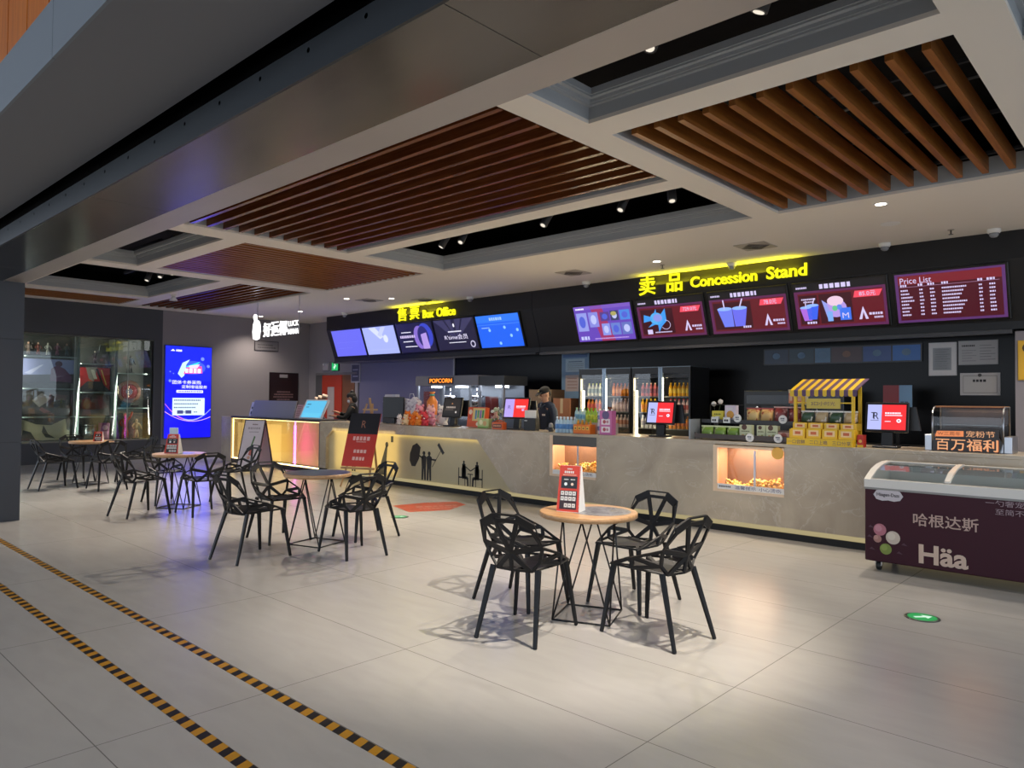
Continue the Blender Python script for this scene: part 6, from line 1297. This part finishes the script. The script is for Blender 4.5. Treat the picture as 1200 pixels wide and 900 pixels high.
def mbmesh(mb): me = bpy.data.meshes.new('tmp'); mb.bm.to_mesh(me); mb.bm.free(); return me
SKIN = mat('#b98a6e', .55)
def person(label, loc, rz, H, arms, look, shirt, pants, wid=1.):
    """front of the figure is local -Y; arms: {side: (elbow, hand)} in local metres"""
    t = thing('person', label, 'person', loc, rz); s_ = H/1.72
    P = lambda x, y, z: V((x*wid, y, z))*s_
    vs = [P(0, 0, .95), P(0, .01, 1.12), P(0, .0, 1.30), P(0, .01, 1.43), P(0, -.005, 1.50), P(0, -.015, 1.56)]; ed = [(0, 1), (1, 2), (2, 3), (3, 4), (4, 5)]; rd = [(.14, .105), (.125, .095), (.155, .105), (.10, .08), (.055, .055), (.05, .05)]
    torso_n = 4
    def add(p, par, r_): vs.append(p); ed.append((par, len(vs)-1)); rd.append(r_); return len(vs)-1
    sh = {}
    fingers = []
    for sx in (-1, 1):
        a = add(P(sx*.17, .01, 1.40), 3, .062*s_); e, hd = arms[sx]
        b_ = add(V(e)*s_, a, .044*s_); c = add(V(hd)*s_, b_, .03*s_); sh[sx] = (a, b_, c)
        d = (V(hd)-V(e)).normalized(); palm = add(V(hd)*s_+d*.05, c, (.034, .02)); side = d.cross(V((0, 0, 1))).normalized(); dn = V((0, 0, -1))
        for k, ln in enumerate((.062, .072, .068, .052)):
            q = V(hd)*s_+d*.085+side*(-.03+.02*k); f1_ = add(q, palm, .0095); f2_ = add(q+d*ln*.55+dn*.012, f1_, .0085); add(q+d*ln*.9+dn*.035, f2_, .0075)
        q = V(hd)*s_+d*.045-side*.042*sx*-1*(-1); f1_ = add(q, palm, .0105); add(q+d*.035+dn*.012-side*.015*-sx, f1_, .009)
    for sx in (-1, 1):
        h_ = add(P(sx*.095, 0, .90), 0, .095*s_); k_ = add(P(sx*.105, -.015, .5), h_, .062*s_); an = add(P(sx*.11, .02, .09), k_, .042*s_); add(P(sx*.115, -.09, .035), an, .036*s_)
    body = skinmesh(vs, ed, rd, 1)
    hm = MB(); hc = V((0, -.03, 1.635))*s_; fw = V(look).normalized(); sd = fw.cross(Z1).normalized(); up = sd.cross(fw).normalized(); M3 = Matrix((sd, fw, up)).transposed()
    q = lambda x, y, z: hc+M3 @ V((x, y, z))
    rot = M3.to_euler()
    hm.ell(q(0, -.01, .02), .074, .095, .098, SKIN, 3, rot); hm.ell(q(0, .028, -.045), .055, .062, .062, SKIN, 3, rot); hm.ell(q(0, .092, -.012), .014, .022, .026, SKIN, 2, rot); hm.ell(q(0, .075, -.062), .028, .016, .012, SKIN, 2, rot); hm.ell(q(0, .068, -.095), .026, .022, .018, SKIN, 2, rot)
    for sx in (-1, 1): hm.ell(q(sx*.076, -.005, -.005), .012, .022, .032, SKIN, 2, rot); hm.ell(q(sx*.03, .076, .022), .02, .012, .008, SKIN, 2, rot)
    hm.tube([V((0, .0, 1.46))*s_, hc+V((0, .01, -.06))], .052*s_, SKIN, 12)
    remesh('body', [body, mbmesh(hm)], [SKIN], .0075, t)
    fm = MB()
    for sx in (-1, 1): fm.ell(q(sx*.031, .083, .006), .011, .006, .006, mat('#1c1412', .3), 1, rot); fm.tube([q(sx*.017, .088, .024), q(sx*.046, .078, .027)], .004, mat('#1c1412', .6), 6)
    fm.build('eyes', t); fm = MB(); fm.ell(q(0, .089, -.063), .022, .006, .006, mat('#9a5a50', .5), 1, rot); fm.build('mouth', t)
    # shirt follows torso and arms
    n0 = [0, 1, 2, 3]; sv = [V(vs[i]) for i in n0]+[P(0, .0, 1.465)]; se = [(0, 1), (1, 2), (2, 3), (3, 4)]; sr = [(.17, .13), (.16, .125), (.19, .14), (.155, .125), (.07, .068)]
    sv[0] = P(0, 0, .9); sr[0] = (.16, .125)
    ms = [skinmesh(sv, se, sr, 1), skinmesh([P(-.175, .005, 1.405), P(-.07, .01, 1.45), P(.07, .01, 1.45), P(.175, .005, 1.405)], [(0, 1), (1, 2), (2, 3)], [.086*s_, .094*s_, .094*s_, .086*s_], 1)]
    for sx in (-1, 1):
        a, b_, c = sh[sx]; ms.append(skinmesh([V(vs[3])+V((sx*.06, 0, -.04)), vs[a], vs[b_], vs[b_].lerp(vs[c], .85)], [(0, 1), (1, 2), (2, 3)], [.085*s_, .08*s_, .06*s_, .044*s_], 1))
    remesh('shirt', ms, [shirt], .010, t)
    pv = [P(0, 0, .97)]; pe = []; prr = [(.155, .12)]
    for sx in (-1, 1):
        i0 = len(pv); pv += [P(sx*.095, 0, .88), P(sx*.105, -.015, .5), P(sx*.11, .02, .1)]; pe += [(0, i0), (i0, i0+1), (i0+1, i0+2)]; prr += [.112*s_, .08*s_, .07*s_]
    remesh('trousers', [skinmesh(pv, pe, prr, 1)], [pants], .014, t)
    for sx in (-1, 1): b = MB(); b.ell(P(sx*.115, -.07, .04), .055*s_, .14*s_, .042*s_, mat('#161616', .5), 2); b.build('shoe', t)
    return t, q, rot, fw, sd, up
NAVY = mat('#2a3446', .7); BLK = mat('#111114', .8)
t, q, rot, fw, sd, up = person('person in a dark cap and navy shirt standing behind the counter, head bowed', (-7.80, 9.22, 0), -.12, 1.72, {-1: ((-.27, -.06, 1.13), (-.17, -.27, 1.03)), 1: ((.27, -.05, 1.12), (.18, -.25, 1.0))}, (-.25, -1, -.45), NAVY, BLK, 1.06)
b = MB(); CAPM = mat('#1b1a18', .8); b.ell(q(0, -.015, .06), .083, .104, .075, CAPM, 3, rot); b.prism([q(-.07, .06, .062), q(.07, .06, .062), q(.06, .135, .045), q(.025, .16, .04), q(-.025, .16, .04), q(-.06, .135, .045)], up*.008, CAPM); b.build('cap', t, label='dark peaked cap')
b = MB(); P = Pan(b, q(-.025, .1, .075), -sd*-1, up); b.ell(q(0, .088, .092), .028, .006, .014, mat('#c8b060', .5), 1, rot); b.build('cap_badge', t, label='gold cap badge')
b = MB(); b.ell(q(0, -.06, .0), .07, .055, .07, mat('#1c1614', .8), 2, rot); b.build('hair', t)
b = MB(); b.obox((.09, -.135, 1.3), X1, Z1, -Y1, .07, .03, .008, WHITE); b.build('name_badge', t, label='white name badge'); b = MB(); b.tube([V((-.05, -.07, 1.475)), V((-.02, -.12, 1.43)), V((0, -.13, 1.40))], .014, NAVY, 8); b.tube([V((.05, -.07, 1.475)), V((.02, -.12, 1.43)), V((0, -.13, 1.40))], .014, NAVY, 8); b.build('collar', t)
t, q, rot, fw, sd, up = person('person in black wearing a white face mask behind the counter near the red door', (-13.25, 9.15, 0), -.75, 1.63, {-1: ((-.25, -.1, 1.2), (-.12, -.36, 1.3)), 1: ((.25, -.12, 1.17), (.16, -.36, 1.22))}, (-.3, -1, -.3), BLK, BLK, .95)
b = MB(); HR = mat('#15110f', .7); b.ell(q(0, -.02, .045), .088, .105, .085, HR, 3, rot); b.ell(q(0, -.07, -.03), .075, .06, .1, HR, 2, rot); b.ell(q(0, -.06, .12), .05, .05, .04, HR, 2, rot); b.build('hair', t)
b = MB(); b.ell(q(0, .045, -.055), .06, .056, .05, mat('#e4e6ea', .6), 2, rot); b.build('face_mask', t, label='white face mask')
b = MB(); b.tube([q(.055, .03, -.03), q(.08, -.01, .01)], .003, mat('#e4e6ea', .6), 5); b.tube([q(-.055, .03, -.03), q(-.08, -.01, .01)], .003, mat('#e4e6ea', .6), 5); b.build('mask_loops', t)
